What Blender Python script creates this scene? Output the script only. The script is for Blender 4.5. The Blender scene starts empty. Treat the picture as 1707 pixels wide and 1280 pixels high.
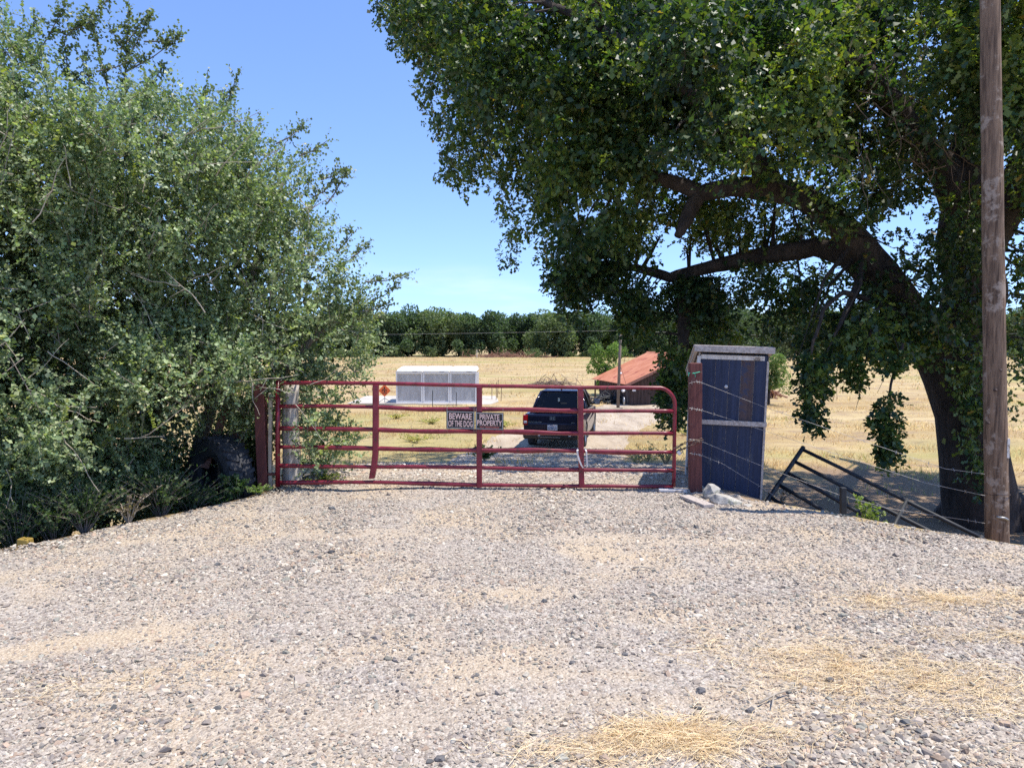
import bpy, math, random
import numpy as np
from mathutils import Vector, Matrix, noise as mnoise

R = math.radians
random.seed(7)
rng = np.random.default_rng(11)
scene = bpy.context.scene
COL = scene.collection

# ------------------------------------------------------------------ camera
CAMZ = 1.85
FPX = 1233.0
PITCH = math.atan(75.0 / FPX)
cam_d = bpy.data.cameras.new("camera")
cam_d.lens = 36.0 * FPX / 1707.0
cam_d.sensor_width = 36.0
cam_d.clip_start = 0.05
cam_d.clip_end = 6000.0
cam = bpy.data.objects.new("camera", cam_d)
COL.objects.link(cam)
cam.location = (0, 0, CAMZ)
cam.rotation_euler = (math.pi / 2 - PITCH, 0, 0)
scene.camera = cam

# ------------------------------------------------------------------ light
SUN_EL = R(69.0)
SUN_DIR = Vector((math.cos(SUN_EL) * 0.985, math.cos(SUN_EL) * -0.15, math.sin(SUN_EL))).normalized()   # towards the sun
world = bpy.data.worlds.new("World")
scene.world = world
world.use_nodes = True
wn = world.node_tree
sky = wn.nodes.new("ShaderNodeTexSky")
sky.sky_type = 'NISHITA'
sky.sun_disc = False
sky.sun_elevation = SUN_EL
sky.sun_rotation = math.atan2(SUN_DIR.x, SUN_DIR.y)
sky.air_density = 1.0
sky.dust_density = 0.0
sky.ozone_density = 3.5
tcw = wn.nodes.new("ShaderNodeTexCoord")
lift = wn.nodes.new("ShaderNodeVectorMath"); lift.operation = 'ADD'; lift.inputs[1].default_value = (0, 0, 0.09)   # thins the pale band at the horizon
nrm = wn.nodes.new("ShaderNodeVectorMath"); nrm.operation = 'NORMALIZE'
wn.links.new(tcw.outputs['Generated'], lift.inputs[0]); wn.links.new(lift.outputs[0], nrm.inputs[0]); wn.links.new(nrm.outputs[0], sky.inputs['Vector'])
bg = wn.nodes["Background"]
bg.inputs[1].default_value = 0.15
wb = wn.nodes.new("ShaderNodeMix"); wb.data_type = 'RGBA'; wb.blend_type = 'MULTIPLY'
wb.inputs[0].default_value = 1.0; wb.inputs[7].default_value = (1.12, 1.17, 1.38, 1)      # the phone's cool white balance
wn.links.new(sky.outputs[0], wb.inputs[6])
# thin summer cloud low over the horizon
cm = wn.nodes.new("ShaderNodeMapping"); cm.inputs['Scale'].default_value = (3.0, 3.0, 16.0); cm.inputs['Location'].default_value = (0.35, 0.0, 0.1)
wn.links.new(tcw.outputs['Generated'], cm.inputs[0])
cn = wn.nodes.new("ShaderNodeTexNoise"); cn.inputs['Scale'].default_value = 1.0; cn.inputs['Detail'].default_value = 6; cn.inputs['Roughness'].default_value = 0.55
wn.links.new(cm.outputs[0], cn.inputs['Vector'])
cr_ = wn.nodes.new("ShaderNodeMapRange"); cr_.interpolation_type = 'SMOOTHSTEP'; cr_.inputs[1].default_value = 0.50; cr_.inputs[2].default_value = 0.72
wn.links.new(cn.outputs['Fac'], cr_.inputs[0])
sz_ = wn.nodes.new("ShaderNodeSeparateXYZ"); wn.links.new(tcw.outputs['Generated'], sz_.inputs[0])
bd_ = wn.nodes.new("ShaderNodeMapRange"); bd_.interpolation_type = 'SMOOTHSTEP'; bd_.inputs[1].default_value = 0.12; bd_.inputs[2].default_value = 0.03; bd_.inputs[4].default_value = 0.55
wn.links.new(sz_.outputs[2], bd_.inputs[0])
ml_ = wn.nodes.new("ShaderNodeMath"); ml_.operation = 'MULTIPLY'; wn.links.new(cr_.outputs[0], ml_.inputs[0]); wn.links.new(bd_.outputs[0], ml_.inputs[1])
cl_ = wn.nodes.new("ShaderNodeMix"); cl_.data_type = 'RGBA'; cl_.inputs[7].default_value = (5.6, 6.0, 6.6, 1)
wn.links.new(ml_.outputs[0], cl_.inputs[0]); wn.links.new(wb.outputs[2], cl_.inputs[6]); wn.links.new(cl_.outputs[2], bg.inputs[0])
sun_d = bpy.data.lights.new("sun", 'SUN')
sun_d.energy = 5.0
sun_d.angle = R(0.5)
sun_d.color = (1.0, 0.935, 0.83)
sun = bpy.data.objects.new("sun", sun_d)
COL.objects.link(sun)
sun.location = (20, 0, 40)
sun.rotation_euler = SUN_DIR.to_track_quat('Z', 'Y').to_euler()

scene.view_settings.view_transform = 'Standard'
scene.view_settings.look = 'None'
scene.view_settings.gamma = 1.0
scene.view_settings.use_curve_mapping = False
scene.view_settings.exposure = 0.40
scene.render.engine = 'CYCLES'
scene.cycles.use_denoising = False
scene.cycles.max_bounces = 6
scene.cycles.diffuse_bounces = 3
scene.cycles.glossy_bounces = 2
scene.cycles.transmission_bounces = 4
scene.cycles.transparent_max_bounces = 8
scene.cycles.caustics_reflective = False
scene.cycles.caustics_refractive = False

# ------------------------------------------------------------------ pixels -> places
CP, SP = math.cos(PITCH), math.sin(PITCH)
def ray(x, y):
    u = (x - 853.5) / FPX
    v = (640.0 - y) / FPX
    return Vector((u, CP + v * SP, -SP + v * CP))
def P(x, y, d):
    """point seen at photo pixel (x, y) that stands d metres in front of the camera (world Y)"""
    r = ray(x, y)
    k = d / r.y
    return Vector((r.x * k, d, CAMZ + r.z * k))
def PA(px, py, d):
    u = (px - 853.5) / FPX
    v = (640.0 - py) / FPX
    ry = CP + v * SP
    rz = -SP + v * CP
    k = d / ry
    return np.stack([u * k, d, CAMZ + rz * k], -1)

# ------------------------------------------------------------------ terrain
FIELD = -1.7
EY = [-8, 2.0, 6.43, 8.6, 9.6, 13, 17, 22, 27, 31, 36, 41]
EL = [-14, -7.6, -4.45, -2.95, -2.75, -2.5, -2.2, -1.7, -0.6, 1.2, 3.4, 5.4]
ER = [14, 7.6, 4.62, 2.62, 2.36, 2.6, 2.9, 3.3, 4.3, 5.9, 8.0, 9.6]
def edges(y):
    return np.interp(y, EY, EL), np.interp(y, EY, ER)
def sstep(t):
    t = np.clip(t, 0, 1)
    return t * t * (3 - 2 * t)
def drive_z(y):
    return FIELD * sstep((y - 9.0) / 13.5) * 1.0
def wob(x, y):
    return (np.sin(x * 1.3 + y * 0.7) * np.sin(y * 1.1 - x * 0.4) + 0.5 * np.sin(x * 3.1 - y * 2.3 + 1.0) * np.sin(y * 2.7 + x * 1.9))
def H(x, y):
    x = np.asarray(x, float); y = np.asarray(y, float)
    l, r = edges(y)
    dl = l - x
    dr = x - r
    out = np.maximum(np.maximum(dl, dr), 0)
    w = np.where(dl > dr, 2.6, 3.2)
    t = sstep(out / w)
    dz = drive_z(y)
    fld = FIELD + 0.06 * wob(x * 0.35, y * 0.35)
    far = np.clip(y - 41, 0, 1)
    z = dz * (1 - t) + fld * t
    z = z * (1 - far) + fld * far
    return z + 0.012 * wob(x * 2.2, y * 2.2)
def hz(x, y):
    return float(H(x, y))

# ------------------------------------------------------------------ materials
def new_mat(name):
    m = bpy.data.materials.new(name)
    m.use_nodes = True
    nt = m.node_tree
    return m, nt, nt.nodes["Principled BSDF"]
def N(nt, t, **kw):
    n = nt.nodes.new(t)
    for k, v in kw.items():
        setattr(n, k, v)
    return n
def coords(nt, scale=(1, 1, 1), kind='Object'):
    tc = N(nt, "ShaderNodeTexCoord")
    mp = N(nt, "ShaderNodeMapping")
    mp.inputs['Scale'].default_value = scale
    nt.links.new(tc.outputs[kind], mp.inputs[0])
    return mp.outputs[0]
def noise_n(nt, vec, scale, detail=4, rough=0.6):
    n = N(nt, "ShaderNodeTexNoise")
    n.inputs['Scale'].default_value = scale
    n.inputs['Detail'].default_value = detail
    n.inputs['Roughness'].default_value = rough
    nt.links.new(vec, n.inputs['Vector'])
    return n.outputs['Fac']
def ramp(nt, fac, stops):
    r = N(nt, "ShaderNodeValToRGB")
    cr = r.color_ramp
    while len(cr.elements) < len(stops):
        cr.elements.new(0.5)
    for e, (p, c) in zip(cr.elements, stops):
        e.position = p
        e.color = (*c, 1)
    nt.links.new(fac, r.inputs[0])
    return r.outputs[0]
def mixc(nt, fac, a, b, mode='MIX'):
    m = N(nt, "ShaderNodeMix", data_type='RGBA', blend_type=mode)
    if isinstance(fac, float):
        m.inputs[0].default_value = fac
    else:
        nt.links.new(fac, m.inputs[0])
    for sock, v in ((m.inputs[6], a), (m.inputs[7], b)):
        if isinstance(v, tuple):
            sock.default_value = (*v, 1)
        else:
            nt.links.new(v, sock)
    return m.outputs[2]
def bump(nt, bs, height, strength, dist=0.01):
    b = N(nt, "ShaderNodeBump")
    b.inputs['Strength'].default_value = strength
    b.inputs['Distance'].default_value = dist
    nt.links.new(height, b.inputs['Height'])
    nt.links.new(b.outputs[0], bs.inputs['Normal'])
def paint(name, c1, c2, scale=(6, 6, 6), rough=0.6, bmp=0.2, metal=0.0, bd=0.004, lo=0.35, hi=0.65, c3=None, s3=2.0, p3=0.62, kind='Object', spec=0.5):
    m, nt, bs = new_mat(name)
    v = coords(nt, scale, kind)
    f = noise_n(nt, v, 1.0, 6, 0.65)
    c = ramp(nt, f, [(lo, c1), (hi, c2)])
    if c3:
        f3 = noise_n(nt, coords(nt, (s3, s3, s3), kind), 1.0, 5, 0.7)
        mask = ramp(nt, f3, [(p3 - 0.04, (0, 0, 0)), (p3 + 0.04, (1, 1, 1))])
        c = mixc(nt, mask, c, c3)
    nt.links.new(c, bs.inputs['Base Color'])
    bs.inputs['Roughness'].default_value = rough
    bs.inputs['Metallic'].default_value = metal
    bs.inputs['Specular IOR Level'].default_value = spec
    if bmp:
        bump(nt, bs, f, bmp, bd)
    return m
def leaf_mat(name, rough=0.42, trans=0.3, tcol=(0.25, 0.4, 0.05), spec=0.5):
    m, nt, bs = new_mat(name)
    a = N(nt, "ShaderNodeAttribute", attribute_name="tint")
    nt.links.new(a.outputs['Color'], bs.inputs['Base Color'])
    bs.inputs['Roughness'].default_value = rough
    bs.inputs['Specular IOR Level'].default_value = spec
    tr = N(nt, "ShaderNodeBsdfTranslucent")
    tc = mixc(nt, 1.0, a.outputs['Color'], tcol, 'MULTIPLY')
    g = mixc(nt, 1.0, tc, (4.0, 4.0, 4.0), 'MULTIPLY')
    nt.links.new(g, tr.inputs[0])
    mx = N(nt, "ShaderNodeMixShader")
    mx.inputs[0].default_value = trans
    nt.links.new(bs.outputs[0], mx.inputs[1])
    nt.links.new(tr.outputs[0], mx.inputs[2])
    nt.links.new(mx.outputs[0], nt.nodes["Material Output"].inputs[0])
    return m

M = {}
M['gate_red'] = paint("gate_red_paint", (0.14, 0.005, 0.015), (0.24, 0.022, 0.04), (9, 9, 9), 0.36, 0.2, c3=(0.09, 0.02, 0.016), s3=11, p3=0.62)
M['post_red'] = paint("red_stained_wood", (0.085, 0.022, 0.018), (0.16, 0.05, 0.04), (40, 40, 2.2), 0.8, 0.5, c3=(0.2, 0.11, 0.09), s3=6, p3=0.64)
M['steel_red'] = paint("dull_red_steel", (0.075, 0.016, 0.016), (0.11, 0.028, 0.026), (6, 6, 3), 0.7, 0.1)
M['blue'] = paint("faded_blue_boards", (0.011, 0.018, 0.045), (0.026, 0.038, 0.084), (30, 30, 1.6), 0.75, 0.45, c3=(0.06, 0.066, 0.085), s3=4.2, p3=0.63)
M['blue_brown'] = paint("scuffed_brown_boards", (0.05, 0.032, 0.034), (0.085, 0.055, 0.055), (30, 30, 1.6), 0.8, 0.35, c3=(0.035, 0.042, 0.08), s3=5, p3=0.58)
M['grey_wood'] = paint("weathered_grey_wood", (0.30, 0.25, 0.22), (0.55, 0.48, 0.43), (34, 34, 34), 0.85, 0.4, c3=(0.17, 0.13, 0.11), s3=9, p3=0.66)
M['white_wood'] = paint("peeling_white_wood", (0.5, 0.47, 0.45), (0.72, 0.69, 0.66), (30, 30, 3), 0.8, 0.3, c3=(0.2, 0.16, 0.13), s3=8, p3=0.6)
M['log'] = paint("barkless_log", (0.32, 0.27, 0.23), (0.62, 0.56, 0.50), (26, 26, 2.2), 0.85, 0.7, bd=0.012, c3=(0.14, 0.10, 0.08), s3=6, p3=0.63)
M['pole'] = paint("creosote_pole", (0.060, 0.034, 0.022), (0.23, 0.15, 0.10), (34, 34, 2.4), 0.85, 0.9, bd=0.012, lo=0.36, hi=0.62, c3=(0.30, 0.235, 0.19), s3=5, p3=0.58)
M['bark'] = paint("oak_bark", (0.022, 0.016, 0.014), (0.075, 0.055, 0.045), (7, 7, 2.0), 0.9, 1.0, bd=0.09)
M['bark_live'] = paint("grey_bark", (0.14, 0.115, 0.095), (0.26, 0.215, 0.18), (18, 18, 4), 0.9, 0.5, bd=0.015)
M['twig'] = paint("pale_dead_twig", (0.30, 0.25, 0.19), (0.46, 0.40, 0.32), (20, 20, 20), 0.85, 0.0)
M['brown_twig'] = paint("brown_twig", (0.09, 0.06, 0.04), (0.17, 0.12, 0.085), (20, 20, 20), 0.85, 0.0)
M['barn_grey'] = paint("grey_brown_pole", (0.12, 0.09, 0.075), (0.24, 0.19, 0.16), (12, 12, 2), 0.85, 0.3)
M['redwood'] = paint("lit_red_boards", (0.17, 0.075, 0.06), (0.30, 0.15, 0.12), (18, 18, 3), 0.85, 0.4)
M['dark_pipe'] = paint("dark_pipe_paint", (0.012, 0.014, 0.017), (0.026, 0.029, 0.034), (8, 8, 8), 0.6, 0.15, c3=(0.09, 0.045, 0.03), s3=6, p3=0.68)
M['galv'] = paint("galvanised_steel", (0.30, 0.30, 0.30), (0.46, 0.46, 0.46), (20, 20, 20), 0.45, 0.0, metal=0.7)
M['rusty'] = paint("rusty_chain", (0.13, 0.075, 0.05), (0.26, 0.19, 0.15), (60, 60, 60), 0.6, 0.0, metal=0.5)
M['silver'] = paint("padlock_steel", (0.62, 0.6, 0.58), (0.8, 0.78, 0.76), (30, 30, 30), 0.35, 0.0, metal=0.4)
M['wire'] = paint("barbed_wire_steel", (0.30, 0.28, 0.27), (0.52, 0.5, 0.48), (12, 12, 12), 0.5, 0.0, metal=0.3)
M['strap'] = paint("white_strap", (0.62, 0.55, 0.5), (0.74, 0.68, 0.64), (40, 40, 40), 0.8, 0.1)
M['green_twine'] = paint("green_twine", (0.03, 0.36, 0.22), (0.06, 0.5, 0.32), (40, 40, 40), 0.7, 0.0)
M['sign_black'] = paint("sign_black", (0.010, 0.009, 0.011), (0.018, 0.016, 0.02), (10, 10, 10), 0.35, 0.0)
M['sign_grey'] = paint("sign_border", (0.42, 0.41, 0.39), (0.55, 0.53, 0.50), (20, 20, 20), 0.5, 0.0)
M['sign_letter'] = paint("sign_lettering", (0.75, 0.50, 0.44), (0.85, 0.60, 0.53), (25, 25, 25), 0.5, 0.0)
M['sign_red'] = paint("sign_red_lettering", (0.45, 0.10, 0.09), (0.55, 0.16, 0.14), (25, 25, 25), 0.5, 0.0)
M['rubber'] = paint("old_rubber", (0.022, 0.023, 0.028), (0.05, 0.052, 0.06), (14, 14, 14), 0.8, 0.3, c3=(0.12, 0.12, 0.125), s3=8, p3=0.66)
M['concrete'] = paint("rubble_concrete", (0.30, 0.275, 0.24), (0.52, 0.485, 0.43), (9, 9, 9), 0.9, 0.9, bd=0.02, c3=(0.27, 0.27, 0.19), s3=7, p3=0.6)
M['dark_stone'] = paint("dark_stone", (0.09, 0.085, 0.085), (0.17, 0.16, 0.155), (30, 30, 30), 0.85, 0.4)
M['slab'] = paint("pale_slab", (0.38, 0.345, 0.29), (0.55, 0.505, 0.44), (0.8, 0.8, 0.8), 0.9, 0.1)
M['yellow'] = paint("faded_yellow", (0.26, 0.17, 0.03), (0.36, 0.24, 0.05), (9, 9, 9), 0.7, 0.1)
M['cab_white'] = paint("white_cabinet", (0.70, 0.70, 0.72), (0.80, 0.80, 0.81), (3, 3, 3), 0.5, 0.0)
M['orange'] = paint("orange_sign", (0.75, 0.12, 0.03), (0.85, 0.17, 0.04), (8, 8, 8), 0.5, 0.0)
M['roof_red'] = paint("rusty_roof_sheet", (0.44, 0.15, 0.07), (0.55, 0.225, 0.12), (1.2, 1.2, 1.2), 0.75, 0.2, c3=(0.33, 0.085, 0.045), s3=1.6, p3=0.6)
M['barn_wood'] = paint("barn_dark_wood", (0.035, 0.022, 0.02), (0.085, 0.055, 0.05), (12, 12, 1.5), 0.9, 0.3)
M['truck'] = paint("dark_blue_car_paint", (0.006, 0.006, 0.020), (0.009, 0.009, 0.028), (2, 2, 2), 0.16, 0.0)
M['black_plastic'] = paint("black_plastic", (0.010, 0.010, 0.012), (0.018, 0.018, 0.02), (20, 20, 20), 0.55, 0.0)
M['chrome'] = paint("chrome_trim", (0.6, 0.6, 0.62), (0.7, 0.7, 0.72), (5, 5, 5), 0.2, 0.0, metal=1.0)
M['rim'] = paint("alloy_rim", (0.25, 0.25, 0.26), (0.33, 0.33, 0.34), (8, 8, 8), 0.35, 0.0, metal=0.9)
M['tail_red'] = paint("tail_lamp_red", (0.28, 0.004, 0.006), (0.36, 0.008, 0.01), (5, 5, 5), 0.15, 0.0)
M['lamp_white'] = paint("lamp_white", (0.62, 0.62, 0.64), (0.74, 0.74, 0.76), (5, 5, 5), 0.25, 0.0)
M['plate'] = paint("plate_white", (0.62, 0.63, 0.66), (0.7, 0.7, 0.73), (15, 15, 15), 0.5, 0.0)
M['plate_blue'] = paint("plate_blue_letters", (0.03, 0.04, 0.16), (0.05, 0.06, 0.2), (15, 15, 15), 0.5, 0.0)
M['seat'] = paint("dark_seat", (0.014, 0.014, 0.017), (0.024, 0.024, 0.028), (9, 9, 9), 0.9, 0.0)
M['tag'] = paint("pale_tag", (0.6, 0.6, 0.5), (0.7, 0.7, 0.6), (9, 9, 9), 0.6, 0.0)
M['brush'] = paint("dead_brush", (0.15, 0.10, 0.075), (0.30, 0.22, 0.17), (6, 6, 6), 0.9, 0.0)
M['rust_log'] = paint("red_brown_logs", (0.20, 0.095, 0.06), (0.33, 0.18, 0.12), (6, 6, 6), 0.9, 0.2)
M['leaf_live'] = leaf_mat("live_oak_leaf", 0.45, 0.16, (0.85, 1.0, 0.35), 0.4)
M['leaf_oak'] = leaf_mat("valley_oak_leaf", 0.44, 0.21, (0.95, 1.0, 0.22), 0.45)
M['leaf_far'] = leaf_mat("far_tree_leaf", 0.6, 0.18, (0.8, 1.0, 0.4), 0.2)
M['leaf_weed'] = leaf_mat("weed_leaf", 0.55, 0.25, (0.8, 1.0, 0.4), 0.3)
M['grass'] = leaf_mat("dry_grass", 0.7, 0.25, (1.0, 0.95, 0.8), 0.15)
M['straw'] = leaf_mat("straw", 0.5, 0.15, (1.0, 0.95, 0.8), 0.3)

def glass_mat():
    m, nt, bs = new_mat("tinted_glass")
    bs.inputs['Base Color'].default_value = (0.004, 0.006, 0.012, 1)
    bs.inputs['Roughness'].default_value = 0.04
    tr = N(nt, "ShaderNodeBsdfTransparent")
    tr.inputs[0].default_value = (0.30, 0.34, 0.40, 1)
    mx = N(nt, "ShaderNodeMixShader")
    mx.inputs[0].default_value = 0.55
    nt.links.new(bs.outputs[0], mx.inputs[1])
    nt.links.new(tr.outputs[0], mx.inputs[2])
    nt.links.new(mx.outputs[0], nt.nodes["Material Output"].inputs[0])
    return m
M['glass'] = glass_mat()

def ribbed_mat():
    m, nt, bs = new_mat("ribbed_grey_panel")
    v = coords(nt, (1, 1, 1))
    w = N(nt, "ShaderNodeTexWave", wave_type='BANDS', bands_direction='X')
    w.inputs['Scale'].default_value = 4.5
    nt.links.new(v, w.inputs['Vector'])
    f = noise_n(nt, coords(nt, (5, 5, 1.2)), 1.0, 5)
    c = ramp(nt, f, [(0.35, (0.38, 0.38, 0.39)), (0.65, (0.50, 0.50, 0.51))])
    nt.links.new(c, bs.inputs['Base Color'])
    bs.inputs['Roughness'].default_value = 0.55
    bump(nt, bs, w.outputs['Fac'], 0.5, 0.02)
    return m
M['ribbed'] = ribbed_mat()

def gravel_mat():
    m, nt, bs = new_mat("gravel_bed")
    v = coords(nt)
    f1 = noise_n(nt, v, 0.9, 5, 0.6)
    f2 = noise_n(nt, v, 55, 4, 0.75)
    vo = N(nt, "ShaderNodeTexVoronoi", feature='F1')
    vo.inputs['Scale'].default_value = 46
    vo.inputs['Randomness'].default_value = 1.0
    nt.links.new(v, vo.inputs['Vector'])
    stone = ramp(nt, vo.outputs['Color'], [(0.0, (0.22, 0.195, 0.18)), (0.3, (0.38, 0.33, 0.29)), (0.6, (0.50, 0.445, 0.39)), (1.0, (0.60, 0.55, 0.48))])
    dust = ramp(nt, f2, [(0.3, (0.48, 0.385, 0.275)), (0.7, (0.63, 0.52, 0.39))])
    mask = ramp(nt, f1, [(0.46, (0, 0, 0)), (0.62, (1, 1, 1))])
    at_ = N(nt, "ShaderNodeAttribute", attribute_name="tint")
    mask = mixc(nt, 1.0, mask, at_.outputs['Color'], 'SCREEN')
    vo2 = N(nt, "ShaderNodeTexVoronoi", feature='F1'); vo2.inputs['Scale'].default_value = 120
    nt.links.new(v, vo2.inputs['Vector'])
    grit = ramp(nt, vo2.outputs['Color'], [(0.2, (0.62, 0.58, 0.54)), (0.6, (1.0, 1.0, 1.0)), (0.95, (1.22, 1.22, 1.2))])
    c = mixc(nt, mask, stone, dust)
    c = mixc(nt, 0.8, c, grit, 'MULTIPLY')
    sx = N(nt, "ShaderNodeSeparateXYZ"); nt.links.new(v, sx.inputs[0])
    mr = N(nt, "ShaderNodeMapRange"); mr.inputs[1].default_value = 9.5; mr.inputs[2].default_value = 15.0; mr.inputs[4].default_value = 0.85
    nt.links.new(sx.outputs[1], mr.inputs[0])
    dirt = ramp(nt, noise_n(nt, coords(nt, (2.2, 0.5, 1)), 1.0, 6, 0.7), [(0.3, (0.27, 0.215, 0.16)), (0.5, (0.46, 0.375, 0.28)), (0.72, (0.56, 0.48, 0.37))])
    c = mixc(nt, mr.outputs[0], c, dirt)
    nt.links.new(c, bs.inputs['Base Color'])
    bs.inputs['Roughness'].default_value = 0.95
    bs.inputs['Specular IOR Level'].default_value = 0.2
    add = N(nt, "ShaderNodeMath", operation='SUBTRACT')
    nt.links.new(f2, add.inputs[0]); nt.links.new(vo.outputs['Distance'], add.inputs[1])
    bump(nt, bs, add.outputs[0], 0.9, 0.014)
    return m
M['gravel'] = gravel_mat()

def stone_mat():
    m, nt, bs = new_mat("gravel_stone")
    a = N(nt, "ShaderNodeAttribute", attribute_name="tint", attribute_type='INSTANCER')
    f = noise_n(nt, coords(nt, (1, 1, 1)), 2.2, 4, 0.7)
    g = ramp(nt, f, [(0.3, (0.78, 0.78, 0.78)), (0.7, (1.1, 1.1, 1.1))])
    c = mixc(nt, 1.0, a.outputs['Color'], g, 'MULTIPLY')
    nt.links.new(c, bs.inputs['Base Color'])
    bs.inputs['Roughness'].default_value = 0.9
    bs.inputs['Specular IOR Level'].default_value = 0.25
    return m
M['stone'] = stone_mat()

def field_mat():
    m, nt, bs = new_mat("dry_field")
    v = coords(nt)
    f1 = noise_n(nt, coords(nt, (0.10, 0.35, 1)), 1.0, 6, 0.65)
    f2 = noise_n(nt, coords(nt, (0.9, 1.4, 1)), 1.0, 6, 0.7)
    f3 = noise_n(nt, v, 14, 5, 0.75)
    f4 = noise_n(nt, coords(nt, (0.06, 0.12, 1)), 1.0, 3, 0.5)
    base = ramp(nt, f1, [(0.30, (0.33, 0.225, 0.11)), (0.48, (0.44, 0.33, 0.165)), (0.7, (0.54, 0.43, 0.245))])
    soil = ramp(nt, f3, [(0.3, (0.20, 0.14, 0.095)), (0.7, (0.42, 0.31, 0.21))])
    mask = ramp(nt, f2, [(0.47, (0, 0, 0)), (0.66, (1, 1, 1))])
    c = mixc(nt, mask, base, soil)
    gm = ramp(nt, f4, [(0.50, (0, 0, 0)), (0.66, (0.65, 0.65, 0.65))])
    c = mixc(nt, gm, c, (0.30, 0.29, 0.10))
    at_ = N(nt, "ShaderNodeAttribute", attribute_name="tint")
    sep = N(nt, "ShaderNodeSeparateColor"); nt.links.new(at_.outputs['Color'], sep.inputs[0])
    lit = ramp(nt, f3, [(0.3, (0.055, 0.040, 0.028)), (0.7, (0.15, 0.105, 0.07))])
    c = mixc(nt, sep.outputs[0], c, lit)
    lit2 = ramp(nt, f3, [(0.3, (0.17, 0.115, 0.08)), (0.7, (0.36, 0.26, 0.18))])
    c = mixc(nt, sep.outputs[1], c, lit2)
    nt.links.new(c, bs.inputs['Base Color'])
    bs.inputs['Roughness'].default_value = 0.95
    bs.inputs['Specular IOR Level'].default_value = 0.1
    bump(nt, bs, f3, 0.8, 0.05)
    return m
M['field'] = field_mat()

# ------------------------------------------------------------------ mesh helpers
class MB:
    def __init__(s):
        s.v = []; s.f = []
    def add(s, vs, fs):
        b = len(s.v)
        s.v += [tuple(v) for v in vs]
        s.f += [tuple(i + b for i in f) for f in fs]
        return s
    def box(s, lo, hi):
        x0, y0, z0 = lo; x1, y1, z1 = hi
        return s.add([(x0, y0, z0), (x1, y0, z0), (x1, y1, z0), (x0, y1, z0), (x0, y0, z1), (x1, y0, z1), (x1, y1, z1), (x0, y1, z1)],
                     [(0, 3, 2, 1), (4, 5, 6, 7), (0, 1, 5, 4), (1, 2, 6, 5), (2, 3, 7, 6), (3, 0, 4, 7)])
    def hexa(s, b4, t4):
        """eight corners: bottom ring and top ring (same order, counter-clockwise seen from above)"""
        return s.add(list(b4) + list(t4), [(0, 3, 2, 1), (4, 5, 6, 7), (0, 1, 5, 4), (1, 2, 6, 5), (2, 3, 7, 6), (3, 0, 4, 7)])
    def tube(s, pts, rad, n=8, flat=None, wobble=0.0, cap=True):
        pts = [Vector(p) for p in pts]
        if not hasattr(rad, '__len__'):
            rad = [rad] * len(pts)
        b = len(s.v)
        up = None
        for i, p in enumerate(pts):
            a = pts[max(0, i - 1)]; c = pts[min(len(pts) - 1, i + 1)]
            t = (c - a)
            if t.length < 1e-9: t = Vector((0, 0, 1))
            t.normalize()
            if up is None:
                up = Vector((0, 0, 1)) if abs(t.z) < 0.9 else Vector((0, 1, 0))
            e1 = (up - t * up.dot(t)).normalized()
            e2 = t.cross(e1)
            up = e1
            fl = flat[i] if flat else 1.0
            for k in range(n):
                an = 2 * math.pi * k / n
                w = 1.0 + (wobble * mnoise.noise(Vector((math.cos(an) * 1.4 + i * 0.37, math.sin(an) * 1.4, p.x + p.z))) if wobble else 0)
                q = p + (e1 * math.cos(an) * fl + e2 * math.sin(an)) * rad[i] * w
                s.v.append(tuple(q))
        m = len(pts)
        for i in range(m - 1):
            for k in range(n):
                k2 = (k + 1) % n
                s.f.append((b + i * n + k, b + i * n + k2, b + (i + 1) * n + k2, b + (i + 1) * n + k))
        if cap:
            s.f.append(tuple(b + k for k in reversed(range(n))))
            s.f.append(tuple(b + (m - 1) * n + k for k in range(n)))
        return s
    def loft(s, rings, cap=True, closed=True):
        b = len(s.v); n = len(rings[0])
        for r in rings: s.v += [tuple(p) for p in r]
        for i in range(len(rings) - 1):
            for k in range(n if closed else n - 1):
                k2 = (k + 1) % n
                s.f.append((b + i * n + k, b + i * n + k2, b + (i + 1) * n + k2, b + (i + 1) * n + k))
        if cap:
            s.f.append(tuple(b + k for k in reversed(range(n))))
            s.f.append(tuple(b + (len(rings) - 1) * n + k for k in range(n)))
        return s
    def prism(s, poly, axis, a, b):
        """extrude a 2-D polygon along an axis: 'x' -> poly is (y,z); 'y' -> (x,z); 'z' -> (x,y)"""
        def mk(p, t):
            return {'x': (t, p[0], p[1]), 'y': (p[0], t, p[1]), 'z': (p[0], p[1], t)}[axis]
        return s.loft([[mk(p, a) for p in poly], [mk(p, b) for p in poly]])
    def revolve(s, prof, n=24, axis='x', center=(0, 0, 0)):
        """prof: (r, t) closed profile, t along axis"""
        cx, cy, cz = center
        rings = []
        for k in range(n):
            a = 2 * math.pi * k / n
            ca, sa = math.cos(a), math.sin(a)
            if axis == 'x': rings.append([(cx + t, cy + r * ca, cz + r * sa) for r, t in prof])
            elif axis == 'y': rings.append([(cx + r * ca, cy + t, cz + r * sa) for r, t in prof])
            else: rings.append([(cx + r * ca, cy + r * sa, cz + t) for r, t in prof])
        rings.append(rings[0])
        return s.loft(rings, cap=False)
    def mesh(s, name, off=(0, 0, 0), smooth=False):
        me = bpy.data.meshes.new(name)
        v = np.array(s.v, float) - np.array(off, float)
        me.from_pydata(v.tolist(), [], s.f)
        me.validate()
        me.update()
        import bmesh
        bm = bmesh.new(); bm.from_mesh(me)
        bmesh.ops.recalc_face_normals(bm, faces=bm.faces)
        bm.to_mesh(me); bm.free()
        if smooth:
            me.polygons.foreach_set("use_smooth", [True] * len(me.polygons))
        return me

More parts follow.
